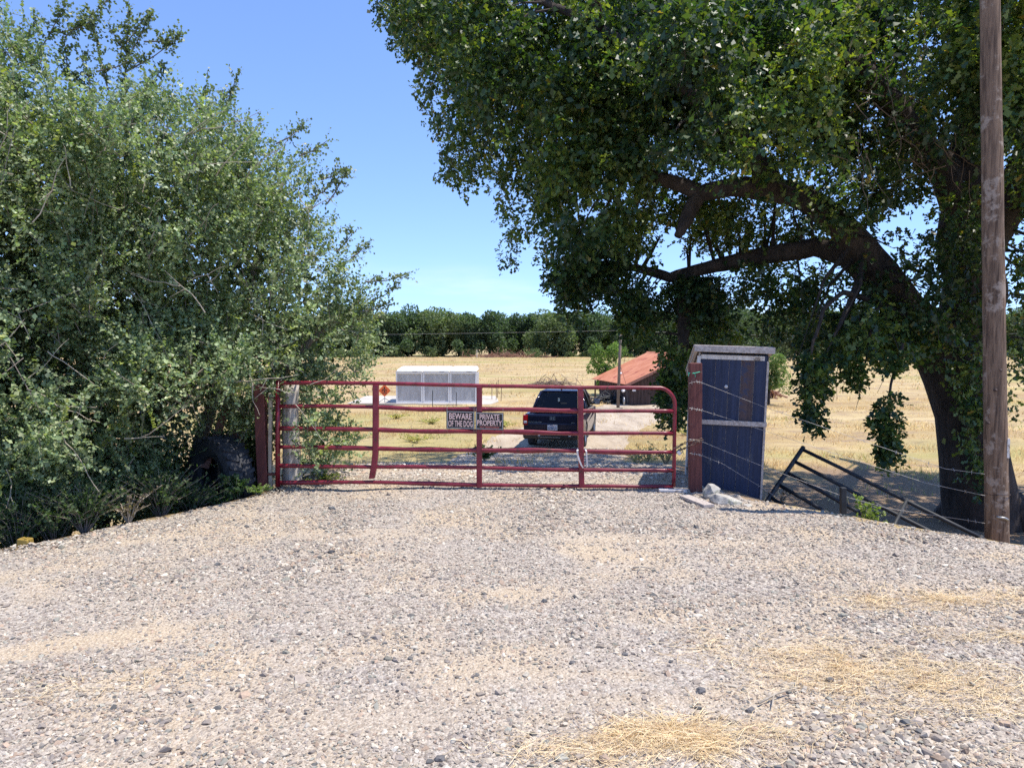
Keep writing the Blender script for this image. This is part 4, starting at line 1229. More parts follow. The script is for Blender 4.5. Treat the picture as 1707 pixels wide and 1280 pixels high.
    for s, (ca, cb) in ((1, (1, 2)), (-1, (3, 0))):
        A_, B_, C_, D_ = q4(ca, cb, 0.03, 0.95, 0.02)
        for (u0, u1) in ((0.04, 0.48), (0.52, 0.97)):
            pane("side_window", A_.lerp(B_, u0), A_.lerp(B_, u1), D_.lerp(C_, u1), D_.lerp(C_, u0), 0.008)
    for sx in (-0.42, 0.42):
        for y in (2.15, 3.0):
            lpart("seat", MB().box((sx - 0.26, y, 0.72), (sx + 0.26, y + 0.16, 1.36)), M['seat'], root, bevel=0.05)
            lpart("headrest", MB().box((sx - 0.13, y + 0.03, 1.39), (sx + 0.13, y + 0.13, 1.55)), M['seat'], root, bevel=0.04)
    lpart("rear_mirror", MB().box((-0.11, 3.30, 1.60), (0.11, 3.33, 1.66)), M['black_plastic'], root)
    lpart("window_tag", MB().box((-0.06, 1.66, 1.43), (0.0, 1.668, 1.55)), M['tag'], root)
    for s in (-1, 1):
        m_ = lpart("side_mirror", MB().box((min(s * 0.98, s * 1.20), 3.72, 1.17), (max(s * 0.98, s * 1.20), 3.86, 1.36)), T, root, bevel=0.05)
        lpart("mirror_glass", MB().box((min(s * 1.00, s * 1.18), 3.712, 1.19), (max(s * 1.00, s * 1.18), 3.722, 1.34)), M['chrome'], m_)
        lpart("mirror_arm", MB().box((min(s * 0.86, s * 1.0), 3.76, 1.18), (max(s * 0.86, s * 1.0), 3.84, 1.24)), M['black_plastic'], m_)
        for y in (2.35, 3.45):
            lpart("door_handle", MB().box((min(s * 0.955, s * 0.985), y, 1.02), (max(s * 0.955, s * 0.985), y + 0.2, 1.055)), T, root, bevel=0.008)
        for y in (1.15, 4.30):
            x0, x1 = sorted((s * 0.72, s * 0.965))
            w = bpy.data.objects.new("wheel", None); COL.objects.link(w); w.parent = root; w.location = (s * 0.84, y, 0.38)
            prof = [(0.25, -0.11), (0.36, -0.122), (0.38, -0.09), (0.38, 0.09), (0.36, 0.122), (0.25, 0.11)]
            lpart("tyre", MB().revolve(prof, 28, 'x'), M['rubber'], w, smooth=True)
            mb = MB().revolve([(0.0, s * 0.06), (0.05, s * 0.085), (0.07, s * 0.07), (0.20, s * 0.075), (0.25, s * 0.10), (0.25, -s * 0.10), (0.0, -s * 0.10)], 20, 'x')
            lpart("rim", mb, M['rim'], w, smooth=False)
            lpart("wheel_well", MB().box((-0.13 if s > 0 else -0.02, -0.48, -0.05), (0.02 if s > 0 else 0.13, 0.48, 0.42)), M['black_plastic'], w) if False else None
truck()

# ================================================================== THE YARD
def cabinets():
    d = 40.3; z = FIELD + 0.05
    x0 = P(660, 674, d).x; x1 = P(795, 674, d).x
    w = (x1 - x0) / 3; h = 1.74; dp = 2.6
    proto = empty("white_cabinet", (x0, d, z), "white framed metal cabinet with ribbed grey front, nearest the orange diamond sign", "cabinet", "white cabinets in a row on the slab")
    fw = 0.09
    for (a, b, y0, y1) in ((0.01, fw, 0.0, fw), (w - fw, w - 0.01, 0.0, fw), (0.01, fw, dp - fw, dp), (w - fw, w - 0.01, dp - fw, dp)):
        lpart("corner_post", MB().box((a, y0, 0.0), (b, y1, h - 0.14)), M['cab_white'], proto)
    lpart("front_panel", MB().box((fw, 0.035, 0.09), (w - fw, 0.06, h - 0.14)), M['ribbed'], proto)
    for a in (0.025, w - 0.05):
        lpart("side_panel", MB().box((a, fw, 0.09), (a + 0.025, dp - fw, h - 0.14)), M['ribbed'], proto)
    lpart("back_panel", MB().box((fw, dp - 0.06, 0.09), (w - fw, dp - 0.035, h - 0.14)), M['ribbed'], proto)
    lpart("base_rail", MB().box((fw, 0.005, 0.0), (w - fw, 0.034, 0.10)), M['cab_white'], proto)
    lpart("header", MB().box((0.008, -0.02, h - 0.139), (w - 0.008, 0.10, h)), M['cab_white'], proto, bevel=0.015)
    rings = []
    for k in range(7):
        t = k / 6
        zz_ = h + 0.003 + 0.16 * math.sin(t * math.pi * 0.55)
        y = -0.06 + (dp + 0.12) * t
        rings.append([(0.015, y, h + 0.002), (w - 0.015, y, h + 0.002), (w - 0.06, y, zz_ + 0.02), (0.06, y, zz_ + 0.02)])
    rf = lpart("roof", MB().loft(rings), M['cab_white'], proto)
    lpart("roof_tag", MB().box((w * 0.62, -0.027, h - 0.03), (w * 0.80, -0.0205, h - 0.008)), M['dark_pipe'], rf)
    for k, lab in ((1, "white framed ribbed metal cabinet, middle one of the row of three"), (2, "white framed ribbed metal cabinet at the row end toward the truck")):
        c = copy_tree(proto); c.location.x = x0 + k * w; c["label"] = lab
cabinets()

def diamond_sign():
    d = 40.6
    c = P(641, 651, d); s = 10.5 / FPX * d
    zg = FIELD + 0.05
    root = empty("road_sign", (c.x, d, zg), "orange diamond road work sign beside the white cabinets", "sign")
    z = c.z - zg
    lpart("panel", MB().prism([(0, z - s), (s, z), (0, z + s), (-s, z)], 'y', -0.012, 0.012), M['orange'], root)
    mb = MB()
    for (x0, x1, z0, z1) in ((-0.04, 0.03, 0.10, 0.2), (-0.14, 0.12, 0.03, 0.08), (-0.16, -0.09, -0.06, 0.0), (-0.04, 0.05, -0.09, 0.0), (0.09, 0.15, -0.05, 0.0), (-0.13, 0.13, -0.17, -0.13)):
        mb.box((x0, -0.017, z + z0), (x1, -0.0125, z + z1))
    lpart("lettering", mb, M['sign_black'], root)
    lpart("stand", MB().tube([(0, 0.03, z + s * 0.8), (0, 0.03, 0.02)], 0.02, 6), M['galv'], root)
    for sx in (-1, 1):
        lpart("leg", MB().tube([(0, 0.03, 0.25), (sx * 0.35, 0.1, 0.0)], 0.015, 6), M['galv'], root)
diamond_sign()

# thin steel fence stakes by the slab
for k, (x, y, d, hh) in enumerate(((721, 676, 38.6, 0.85), (760.5, 676, 38.6, 0.75))):
    p = P(x, y, d); zg = hz(p.x, d)
    mb = MB().tube([(p.x, d, zg - 0.2), (p.x + 0.01, d, zg + hh)], 0.02, 6)
    single("steel_stake", mb, M['dark_pipe'], (p.x, d, zg), "thin dark steel stake in front of the white cabinets", "stake", "steel stakes in front of the cabinets")
for k, (x, d) in enumerate(((820, 43.0), (827, 42.5), (835, 42.0), (829, 44.5))):
    p = P(x, 660, d); zg = hz(p.x, d)
    mb = MB().tube([(p.x, d, zg - 0.2), (p.x + 0.02 * k, d, zg + 0.95 + 0.1 * (k % 2))], 0.022, 6)
    single("rusty_stake", mb, M['rusty'], (p.x, d, zg), "thin rusty stake at the slab edge beyond the truck", "stake", "rusty stakes at the slab edge")

def barn():
    C = P(1050, 672, 39.6); C.z = FIELD
    zt = P(1050, 636, 39.6).z - FIELD        # eave height
    u = Vector((-0.98, 5.0, 0)).normalized(); w = Vector((u.y, -u.x, 0))   # u along the eave, w along the gable
    rz = math.atan2(w.y, w.x)
    root = empty("barn", (C.x, C.y, FIELD), "low dark wooden barn with a rusty red metal roof", "barn", rz=rz)
    L, G = 5.3, 6.4
    sl = math.tan(R(24))
    n = 26; pw = L / n
    me = MB().box((-0.012, 0.004, -0.35), (0.012, pw - 0.004, zt - 0.03)).mesh("plank"); me.materials.append(M['barn_wood'])
    for k in range(n):
        o = link("plank", me, None, root, (random.uniform(-0.012, 0.012), k * pw, 0))
        o = link("plank", me, None, root, (G + random.uniform(-0.012, 0.012), k * pw, 0))
    n = 32; pw = G / n
    for k in range(n):
        x = k * pw; xc = x + pw / 2
        hh = zt - 0.05 + sl * min(xc, G - xc)
        for y in (0.0, L):
            mb = MB().box((x + 0.004 + (0.014 if k == 0 else 0), y - 0.012, -0.35), (x + pw - 0.004 - (0.014 if k == n - 1 else 0), y + 0.012, hh))
            o = lpart("plank", mb, M['barn_wood'], root)
            o.location.y = random.uniform(-0.012, 0.012)
    lpart("back_lining", MB().box((0.03, 0.03, -0.3), (G - 0.03, L - 0.03, zt - 0.08)), M['barn_wood'], root)
    ov = 0.38
    zr = zt + sl * G / 2
    th = 0.035
    roof = None
    ns = 7; sw = (L + 2 * ov) / ns
    for side in (0, 1):
        for k in range(ns):
            y0 = -ov + k * sw + 0.004; y1 = -ov + (k + 1) * sw - 0.004
            xa, xb = (-ov, G / 2) if side == 0 else (G + ov, G / 2)
            za, zb_ = zt - sl * ov, zr
            up = random.uniform(0.0, 0.012)
            lo = [(xa, y0, za + up), (xb, y0, zb_ + up), (xb, y1, zb_ + up), (xa, y1, za + up)]
            hi = [(x, y, z + th) for (x, y, z) in lo]
            lpart("roof_sheet", MB().hexa(lo, hi), M['roof_red'], root)
    lpart("ridge_cap", MB().hexa([(G / 2 - 0.15, -ov, zr - 0.03), (G / 2 + 0.15, -ov, zr - 0.03), (G / 2 + 0.15, L + ov, zr - 0.03), (G / 2 - 0.15, L + ov, zr - 0.03)], [(G / 2 - 0.03, -ov, zr + 0.085), (G / 2 + 0.03, -ov, zr + 0.085), (G / 2 + 0.03, L + ov, zr + 0.085), (G / 2 - 0.03, L + ov, zr + 0.085)]), M['roof_red'], root)
    lpart("meter_box", MB().box((0.10, -0.12, 0.75), (0.28, -0.03, 1.05)), M['cab_white'], root)
    lpart("barge_board", MB().hexa([(-ov, -ov - 0.04, zt - sl * ov - 0.10), (G / 2, -ov - 0.04, zr - 0.10), (G / 2, -ov - 0.01, zr - 0.10), (-ov, -ov - 0.01, zt - sl * ov - 0.10)], [(-ov, -ov - 0.04, zt - sl * ov + 0.03), (G / 2, -ov - 0.04, zr + 0.03), (G / 2, -ov - 0.01, zr + 0.03), (-ov, -ov - 0.01, zt - sl * ov + 0.03)]), M['redwood'], root)
barn()

def yard_pole():
    d = 38.0
    b_ = P(1030, 675, d); t = P(1036, 520, d)
    zg = hz(b_.x, d)
    root = empty("power_pole", (b_.x, d, zg), "slim grey wooden power pole in front of the red roofed barn", "pole")
    wpart("shaft", MB().tube([Vector((b_.x, d, zg - 0.3)), b_.lerp(t, 0.5), t], [0.085, 0.075, 0.06], 10), M['barn_grey'], root, smooth=True)
    c = P(1039, 651, d - 0.1)
    wpart("meter_disc", MB().revolve([(0.0, -0.05), (0.07, -0.045), (0.095, -0.01), (0.095, 0.06), (0.0, 0.06)], 16, 'y', tuple(c)), M['lamp_white'], root, smooth=True)
    c = P(1035, 622, d - 0.1)
    wpart("insulator", MB().revolve([(0.0, -0.05), (0.05, -0.04), (0.05, 0.06), (0.0, 0.06)], 10, 'y', tuple(c)), M['lamp_white'], root, smooth=True)
    wpart("guy_wire", MB().tube([P(1035, 612, d), P(1044, 642, d - 0.3), P(1046, 670, d - 0.8)], 0.008, 5), M['dark_pipe'], root)
    c = P(1036, 668, d - 0.15)
    wpart("drum_lid", MB().revolve([(0.0, -0.02), (0.19, -0.02), (0.20, 0.0), (0.19, 0.03), (0.0, 0.03)], 20, 'x', (c.x + 0.12, c.y, c.z)), M['galv'], root, smooth=True)
    # line running away to the left
    for (y0, y1, lab) in ((551, 549, "upper"), (610, 612, "lower")):
        if lab == "lower": continue
        a = P(1035, y0, d); e = P(-300, 556, 62)
        pts = [a.lerp(e, k) + Vector((0, 0, -1.1 * 4 * k * (1 - k) * 0.25)) for k in np.linspace(0, 1, 16)]
        wpart("power_line", MB().tube(pts, 0.0045, 5), M['wire'], root)
        a = P(1035, y0, d); e = P(1760, 552, 70)
        pts = [a.lerp(e, k) + Vector((0, 0, -0.4 * 4 * k * (1 - k))) for k in np.linspace(0, 1, 16)]
        wpart("power_line", MB().tube(pts, 0.0045, 5), M['wire'], root)
yard_pole()

def stick_pile(name, c, rx, ry, rz_, n, rad, mat, label, cat, L=(0.5, 1.4)):
    mb = MB()
    for k in range(n):
        p = Vector((random.gauss(0, rx * .45), random.gauss(0, ry * .45), 0))
        hh = rz_ * max(0.05, 1 - (p.x / rx) ** 2 - (p.y / ry) ** 2) * random.random()
        p.z = hh + rad
        d = Vector((random.gauss(0, 1), random.gauss(0, .6), random.gauss(0, .3))).normalized() * random.uniform(*L) * 0.5
        p.z = max(p.z, abs(d.z) * 0.8)
        mb.tube([p - d, p + Vector((0, 0, random.uniform(0, .05))), p + d], [rad, rad * .8, rad * .4], 5)
    o = link(name, mb.mesh(name), mat, None, c)
    return props(o, label, cat)
p = P(922, 640, 56); stick_pile("brush_pile", (p.x, p.y, hz(p.x, p.y)), 1.9, 0.8, 0.32, 130, 0.022, M['brush'], "tangled heap of dead branches in the field beyond the truck", "brush pile")
p = P(1018, 668, 41.0); stick_pile("debris_pile", (p.x, p.y, hz(p.x, p.y)), 1.1, 0.5, 0.35, 70, 0.04, M['dark_pipe'], "dark heap of scrap along the barn wall", "scrap pile")
p = P(1278, 657, 45); stick_pile("log_pile", (p.x, p.y, hz(p.x, p.y)), 0.9, 0.6, 0.45, 45, 0.06, M['rust_log'], "small heap of red brown logs in the field behind the shed", "log pile")
p = P(840, 597, 141); stick_pile("brush_pile", (p.x, p.y, hz(p.x, p.y)), 9, 1.5, 0.8, 160, 0.05, M['rust_log'], "long low reddish heap of brush at the foot of the far trees", "brush pile", (1, 3))
p = P(795, 598, 138); mb = MB().tube([(p.x, 138, hz(p.x, 138) - 0.3), (p.x, 138, hz(p.x, 138) + 1.5)], 0.10, 6); single("fence_post", mb, M['log'], (p.x, 138, hz(p.x, 138)), "pale fence post standing before the far tree row", "post")
p = P(992, 668, 43); mb = MB().tube([(p.x, 43, FIELD - 0.3), (p.x, 43, FIELD + 1.15)], 0.05, 6); single("fence_post", mb, M['barn_wood'], (p.x, 43, FIELD), "thin dark fence post at the left end of the barn", "post")

# ================================================================== FAR TREES
def blob_tree_mesh(seed, h, wd, n, size, cols, trunk_h=0.25, base=0.05):
    r2 = np.random.default_rng(seed)
    k = 26
    cen = np.stack([r2.normal(0, wd * 0.24, k), r2.normal(0, wd * 0.24, k), h * (base + 0.12 + (0.80 - base) * r2.random(k))], -1)
    rel = (cen[:, 2] / h - 0.5) * 2
    cen[:, :2] *= np.sqrt(np.clip(1.15 - rel[:, None] ** 2, 0.1, 1))
    rad = r2.uniform(0.12, 0.22, k) * min(h, wd)
    ci = r2.integers(0, k, n)
    d = unit(r2.normal(size=(n, 3)))
    pos = cen[ci] + d * (rad[ci] * r2.uniform(0.7, 1.08, n))[:, None]
    pos[:, 2] = np.maximum(pos[:, 2], base * h)
    ax = unit(d + r2.normal(0, 0.7, (n, 3)))
    nr = unit(d * 0.9 + r2.normal(0, 0.6, (n, 3)) + np.array([0, 0, 0.35]))
    cols = np.array(cols)
    tint = cols[r2.integers(0, len(cols), n)] * (0.9 + 0.25 * r2.random((n, 1))) * (0.8 + 0.4 * r2.random(k)[ci][:, None])
    me = scatter("crown", pos, ax, nr, r2.uniform(0.6, 1.3, n) * size, tint, LEAF_QUAD)
    me.materials.append(M['leaf_far'])
    return me
def trunk_mesh(h, r, seed):
    random.seed(seed)
    mb = MB()
    top = Vector((random.uniform(-.4, .4), random.uniform(-.4, .4), h))
    mb.tube([(0, 0, -0.3), (0, 0, h * .3), top * 0.6, top], [r * 1.3, r, r * .8, r * .4], 7)
    for k in range(5):
        a = k * 1.3 + seed; z = h * (0.3 + 0.1 * k)
        mb.tube([(0, 0, z), (math.cos(a) * h * .15, math.sin(a) * h * .15, z + h * .15), (math.cos(a) * h * .3, math.sin(a) * h * .3, z + h * .25)], [r * .5, r * .35, r * .15], 5)
    me = mb.mesh("trunk"); me.materials.append(M['bark'])
    return me
DK = [(0.060, 0.092, 0.046), (0.080, 0.115, 0.055), (0.10, 0.135, 0.065), (0.050, 0.078, 0.046)]  # far foliage colours lightened to stand in for haze
OL = [(0.105, 0.135, 0.065), (0.085, 0.115, 0.055), (0.125, 0.15, 0.07)]
var = [(blob_tree_mesh(40 + k, 9.4 + 0.6 * (k % 3), 9.5 + (k % 2), 9000, 0.50, (DK, OL)[k % 2], base=0.02), trunk_mesh(5.0, 0.28, 60 + k)) for k in range(5)]
random.seed(5)
xpos = -120.0
while xpos < 140:
    k = random.randrange(5)
    d = 150 + random.uniform(-4, 9)
    sc = random.uniform(0.80, 1.0)
    t = empty("field_tree", (xpos, d, hz(xpos, d)), "dark green leafy tree in the row along the far edge of the field", "tree", "trees along the far field edge", rz=random.uniform(0, 6.28))
    t.scale = (sc, sc, sc)
    link("crown", var[k][0], None, t); link("trunk", var[k][1], None, t)
    xpos += random.uniform(2.4, 4.0)
bv = [blob_tree_mesh(90 + k, 2.6, 4.5, 1300, 0.30, OL if k else [(0.075, 0.085, 0.045), (0.06, 0.07, 0.035)], base=0.0) for k in range(3)]
xpos = -100.0
while xpos < 120:
    k = random.randrange(3); d = 144.5 + random.uniform(-1.5, 1.5)
    t = link("field_shrub", bv[k], None, None, (xpos, d, hz(xpos, d) - 0.2))
    t.rotation_euler.z = random.uniform(0, 6.28); s = random.uniform(0.6, 1.15); t.scale = (s, s, s * random.uniform(.7, 1.1))
    props(t, "low olive shrub at the foot of the far tree row", "shrub", "shrubs at the foot of the far trees")
    xpos += random.uniform(3, 8)
def near_bush(px, py, d, h, wd, n, size, cols, label, seed, name="leafy_tree"):
    p = P(px, py, d)
    t = empty(name, (p.x, d, hz(p.x, d)), label, "tree")
    link("crown", blob_tree_mesh(seed, h, wd, n, size, cols, base=0.08), None, t)
    link("trunk", trunk_mesh(h * 0.6, h * 0.03, seed), None, t)
    return t
near_bush(1016, 660, 47.0, 3.3, 2.4, 7000, 0.13, [(0.11, 0.17, 0.04), (0.14, 0.2, 0.05), (0.08, 0.13, 0.035)], "bright green young tree growing behind the left end of the barn", 201)
near_bush(1281, 640, 40.0, 3.1, 1.7, 6000, 0.11, [(0.12, 0.17, 0.06), (0.15, 0.19, 0.075), (0.09, 0.13, 0.045)], "pale green leafy tree seen behind the blue shed roof", 202)
near_bush(1330, 640, 95.0, 7.5, 6.5, 5000, 0.34, [(0.06, 0.075, 0.045), (0.08, 0.095, 0.055)], "grey green tree standing alone in the field behind the hanging oak boughs", 203)
near_bush(1215, 640, 110.0, 8.5, 9, 5000, 0.38, [(0.045, 0.065, 0.035), (0.055, 0.075, 0.04)], "dark tree in the field behind the barn roof and shed", 204)

# ================================================================== THE BIG OAK
def big_oak():
    base = P(1630, 872, 14.2)
    zg = hz(base.x, base.y)
    root = empty("valley_oak", (base.x, base.y, zg), "huge spreading oak with lobed leaves and drooping boughs beside the utility pole", "tree")
    loc = np.array(root.location)
    B = Vector((base.x, base.y, zg))
    mb = MB()
    # trunk with root flare
    tp = [B + Vector((0.15, 0, -0.5)), B + Vector((0.12, 0, 0.05)), P(1632, 820, 14.2), P(1622, 760, 14.2), P(1612, 690, 14.2), P(1600, 630, 14.2), P(1585, 575, 14.2)]
    mb.tube(tp, [0.90, 0.72, 0.64, 0.58, 0.57, 0.62, 0.68], 28, wobble=0.16)
    for a in (0.2, 1.6, 5.6):
        dv = Vector((math.cos(a), math.sin(a), 0))
        mb.tube([B + dv * 0.45 + Vector((0, 0, 0.55)), B + dv * 0.8 + Vector((0, 0, 0.12)), B + dv * 1.35 + Vector((0, 0, -0.15))], [0.3, 0.24, 0.1], 10, wobble=0.2)
    wpart("trunk", mb, M['bark'], root, smooth=True)
    limbs = []
    def limb(pts, rad, name="limb"):
        pp = []
        rr = []
        for i in range(len(pts) - 1):
            for t in np.linspace(0, 1, 6, endpoint=(i == len(pts) - 2)):
                p = pts[i].lerp(pts[i + 1], t)
                w = 0.10 * rad[i]
                p = p + Vector((mnoise.noise(p * 0.9), mnoise.noise(p * 0.9 + Vector((9, 0, 0))), mnoise.noise(p * 0.9 + Vector((0, 9, 0))))) * (0.12 + w)
                pp.append(p); rr.append(rad[i] + (rad[i + 1] - rad[i]) * t)
        limbs.append((pp, rr))
        wpart(name, MB().tube(pp, rr, 14, wobble=0.18), M['bark'], root, smooth=True)
    F = P(1585, 590, 14.2)
    limb([F, P(1510, 520, 13.9), P(1465, 450, 13.7), P(1400, 375, 13.5), P(1320, 322, 13.3), P(1240, 312, 13.4), P(1165, 325, 13.6), P(1090, 300, 13.9), P(1010, 240, 14.3), P(930, 160, 14.6)], [0.52, 0.38, 0.31, 0.25, 0.21, 0.18, 0.15, 0.11, 0.08, 0.04])
    limb([P(1165, 325, 13.6), P(1140, 360, 13.5), P(1122, 398, 13.4)], [0.14, 0.13, 0.07], "broken_stub")
    limb([P(1480, 475, 13.8), P(1420, 430, 14.1), P(1350, 412, 14.5), P(1270, 425, 14.9), P(1190, 440, 15.2), P(1120, 462, 15.5), P(1060, 448, 15.7), P(990, 440, 16)], [0.28, 0.22, 0.19, 0.17, 0.14, 0.11, 0.08, 0.04])
    limb([P(1150, 450, 15.4), P(1145, 500, 15.4), P(1135, 560, 15.5), P(1125, 640, 15.5)], [0.20, 0.17, 0.12, 0.05])
    limb([F + Vector((0.3, 0, 0)), P(1612, 480, 14.2), P(1612, 380, 14.3), P(1618, 260, 14.4), P(1650, 120, 14.8), P(1640, -80, 15.2), P(1600, -300, 15.5)], [0.56, 0.50, 0.44, 0.40, 0.33, 0.24, 0.10])
    limb([P(1625, 430, 14.2), P(1680, 330, 14.0), P(1740, 240, 13.6), P(1840, 120, 13.0), P(1980, 20, 12.5)], [0.36, 0.32, 0.28, 0.2, 0.08])
    limb([P(1610, 330, 14.3), P(1520, 220, 14.8), P(1420, 120, 15.6), P(1300, 20, 16.4), P(1180, -110, 17)], [0.30, 0.25, 0.2, 0.15, 0.06])
    limb([P(1612, 380, 14.3), P(1570, 290, 14.2), P(1500, 190, 13.4), P(1420, 110, 12.6), P(1330, 60, 12.2)], [0.30, 0.24, 0.18, 0.13, 0.05])
    limb([P(1618, 260, 14.4), P(1640, 130, 13.2), P(1660, -40, 11.4), P(1680, -160, 10.0)], [0.28, 0.22, 0.16, 0.06])
    limb([P(1615, 300, 14.4), P(1650, 260, 17), P(1680, 230, 20), P(1640, 180, 22)], [0.30, 0.24, 0.16, 0.06])
    limb([P(1300, 318, 13.3), P(1220, 220, 13.0), P(1110, 120, 13.2), P(980, 40, 13.6), P(850, -20, 14.2)], [0.20, 0.16, 0.12, 0.09, 0.04])
    limb([P(1530, 545, 13.9), P(1470, 505, 13.2), P(1415, 492, 12.6), P(1380, 515, 12.2), P(1360, 565, 11.9), P(1352, 640, 11.8)], [0.10, 0.06, 0.042, 0.032, 0.024, 0.012])
    limb([P(1505, 545, 12.9), P(1494, 600, 12.0), P(1488, 660, 11.6), P(1480, 755, 11.6)], [0.035, 0.025, 0.018, 0.008])
    limb([P(1470, 500, 12.7), P(1440, 560, 12.3), P(1428, 630, 12.0)], [0.03, 0.022, 0.008])
    limb([P(1350, 620, 11.8), P(1352, 670, 11.8), P(1356, 715, 11.8)], [0.022, 0.015, 0.006])
    LP = np.array([p for l in limbs[:1] + limbs[2:-4] for p in l[0]])
    # leaf clusters: (polygon px, count, depth near, depth far, edge taper, cluster radius)
    zones = [
        ([(610, -60), (632, 20), (655, 70), (695, 110), (700, 190), (748, 250), (742, 288), (772, 318), (800, 285), (828, 290), (838, 380), (848, 442), (880, 395), (905, 455), (945, 500), (1000, 450), (1080, 420), (1120, 330), (1200, 285), (1330, 270), (1450, 290), (1560, 300), (1560, -60)], 2150, 12.8, 20.5, 90, 0.40),
        ([(900, -60), (980, 60), (1060, 200), (1130, 290), (1330, 250), (1560, 280), (1720, 250), (1720, -60)], 260, 10.2, 12.8, 120, 0.34),
        ([(560, -60), (600, -140), (760, -260), (1000, -330), (1400, -350), (1800, -330), (2000, -200), (2050, -60)], 480, 11.5, 19.5, 160, 0.5),
        ([(1560, -60), (1560, 200), (1640, 240), (1720, 350), (1900, 330), (2050, 150), (2050, -60)], 500, 9.4, 19.0, 120, 0.5),
        ([(1720, 350), (1720, 560), (1850, 520), (2050, 300), (2050, 150), (1900, 300)], 150, 10.5, 18.0, 80, 0.45),
        ([(880, 400), (905, 455), (945, 525), (972, 545), (985, 500), (1010, 515), (1035, 545), (1055, 565), (1085, 560), (1090, 500), (1090, 420), (1000, 440)], 230, 14.0, 16.8, 60, 0.32),
        ([(1100, 470), (1102, 600), (1100, 680), (1112, 705), (1138, 700), (1155, 640), (1195, 560), (1195, 455)], 300, 14.2, 16.8, 50, 0.30),
        ([(1190, 440), (1190, 540), (1240, 560), (1330, 570), (1420, 560), (1450, 500), (1400, 430), (1280, 420)], 170, 14.0, 17.0, 60, 0.28),
        ([(1120, 330), (1110, 440), (1200, 420), (1300, 400), (1400, 410), (1440, 420), (1380, 330), (1280, 300)], 190, 13.9, 17.2, 60, 0.30),
        ([(1330, 470), (1330, 560), (1350, 600), (1470, 600), (1560, 590), (1500, 520), (1430, 450)], 170, 11.8, 14.6, 60, 0.27),
        ([(1325, 590), (1336, 690), (1352, 718), (1366, 714), (1372, 660), (1390, 640), (1392, 590)], 58, 11.5, 12.1, 30, 0.15),
        ([(1405, 585), (1412, 632), (1440, 636), (1448, 585)], 22, 11.8, 12.3, 30, 0.15),
        ([(1474, 655), (1452, 698), (1468, 728), (1472, 778), (1486, 782), (1496, 730), (1504, 690), (1500, 660)], 50, 11.45, 11.75, 30, 0.14),
        ([(1475, 590), (1480, 612), (1520, 600), (1520, 588)], 9, 11.6, 12.0, 30, 0.13),
        ([(1440, 300), (1450, 430), (1500, 560), (1560, 600), (1640, 600), (1640, 300)], 120, 12.0, 13.4, 60, 0.30),
        ([(1585, 600), (1592, 700), (1606, 800), (1648, 830), (1650, 600)], 50, 13.0, 13.6, 40, 0.24),
        ([(1678, 380), (1678, 600), (1690, 690), (1730, 700), (1760, 600), (1760, 400)], 45, 12.5, 15.5, 40, 0.28),
        ([(1480, -40), (1500, -160), (1640, -330), (1900, -360), (2150, -200), (2150, 60), (1900, 100), (1740, -20)], 190, 8.5, 11.2, 90, 0.42),
        ([(1150, 240), (1190, 330), (1290, 350), (1400, 400), (1480, 470), (1560, 420), (1560, 240)], 70, 11.8, 13.0, 50, 0.30),
        ([(950, -200), (960, 60), (1060, 200), (1200, 230), (1350, 200), (1450, -60), (1400, -260), (1100, -280)], 260, 18.0, 22.5, 120, 0.5),
    ]
    C = []; RADS = []; EDG = []
    for poly, cnt, d0, d1, tp_, cr in zones:
        m = int(cnt * 2.1)
        x, y = sample_poly(poly, m)
        ed = np.clip(poly_dist(x, y, poly) / tp_, 0.12, 1)
        mid = (d0 + d1) / 2; hw = (d1 - d0) / 2 * np.sqrt(1 - (1 - ed) ** 2)
        u = rng.uniform(-1, 1, m)
        u = np.sign(u) * np.abs(u) ** 0.7
        c = PA(x, y, mid + hw * u)
        dn = nz(c, 0.85, 31.0) + 0.5 * nz(c, 1.9, 7.0) + 0.10 * rng.random(m)
        sel = np.argsort(-dn)[:cnt] if cnt > 60 else np.arange(cnt)          # boughs: leaf clusters gather in lumps with gaps between
        C.append(c[sel]); RADS.append(cr * rng.uniform(0.7, 1.25, cnt) * np.clip(0.45 + ed[sel] * 0.9, 0.5, 1)); EDG.append(ed[sel])
    C = np.concatenate(C); RADS = np.concatenate(RADS); EDG = np.concatenate(EDG)
    ok = C[:, 2] > H(C[:, 0], C[:, 1]) + 0.5
    C, RADS, EDG = C[ok], RADS[ok], EDG[ok]
    # leaves
    per = (np.clip(RADS / 0.36, 0.55, 1.4) ** 1.8 * 62).astype(int)
    ci = np.repeat(np.arange(len(C)), per)
    n = len(ci)
    ntw = 7
    twd = unit(rng.normal(size=(len(C), ntw, 3)) + np.array([0, 0, -0.15]))
    tw = twd[ci, rng.integers(0, ntw, n)]
    t = rng.uniform(0.25, 1.05, n) ** 0.8
    pos = C[ci] + tw * (RADS[ci] * t)[:, None] + rng.normal(0, 0.035, (n, 3))
    pos[:, 2] -= 0.10 * t ** 2
    ax = unit(tw * 0.8 + rng.normal(0, 0.6, (n, 3)) + np.array([0, 0, -0.1]))
    nr = unit(rng.normal(0, 0.55, (n, 3)) + np.array([0.1, -0.15, 0.9]))
    bn = np.clip(nz(C, 0.55, 12.0) + 0.35 * rng.normal(size=len(C)) * 0.5, -0.6, 0.6)
    cl = (rng.uniform(0.8, 1.2, len(C)) * (1 + 0.75 * bn))[ci]  # leaf tint varied per clump to imitate sunlit and shaded boughs
    tint = tints(n, [(0.030, 0.062, 0.026), (0.042, 0.080, 0.030), (0.025, 0.054, 0.026), (0.082, 0.118, 0.034)], 0.15) * cl[:, None]
    young = (bn[ci] > 0.16) & (rng.random(n) < 0.6)         # paler new-leaf colour by bough, painting in sunlit clumps
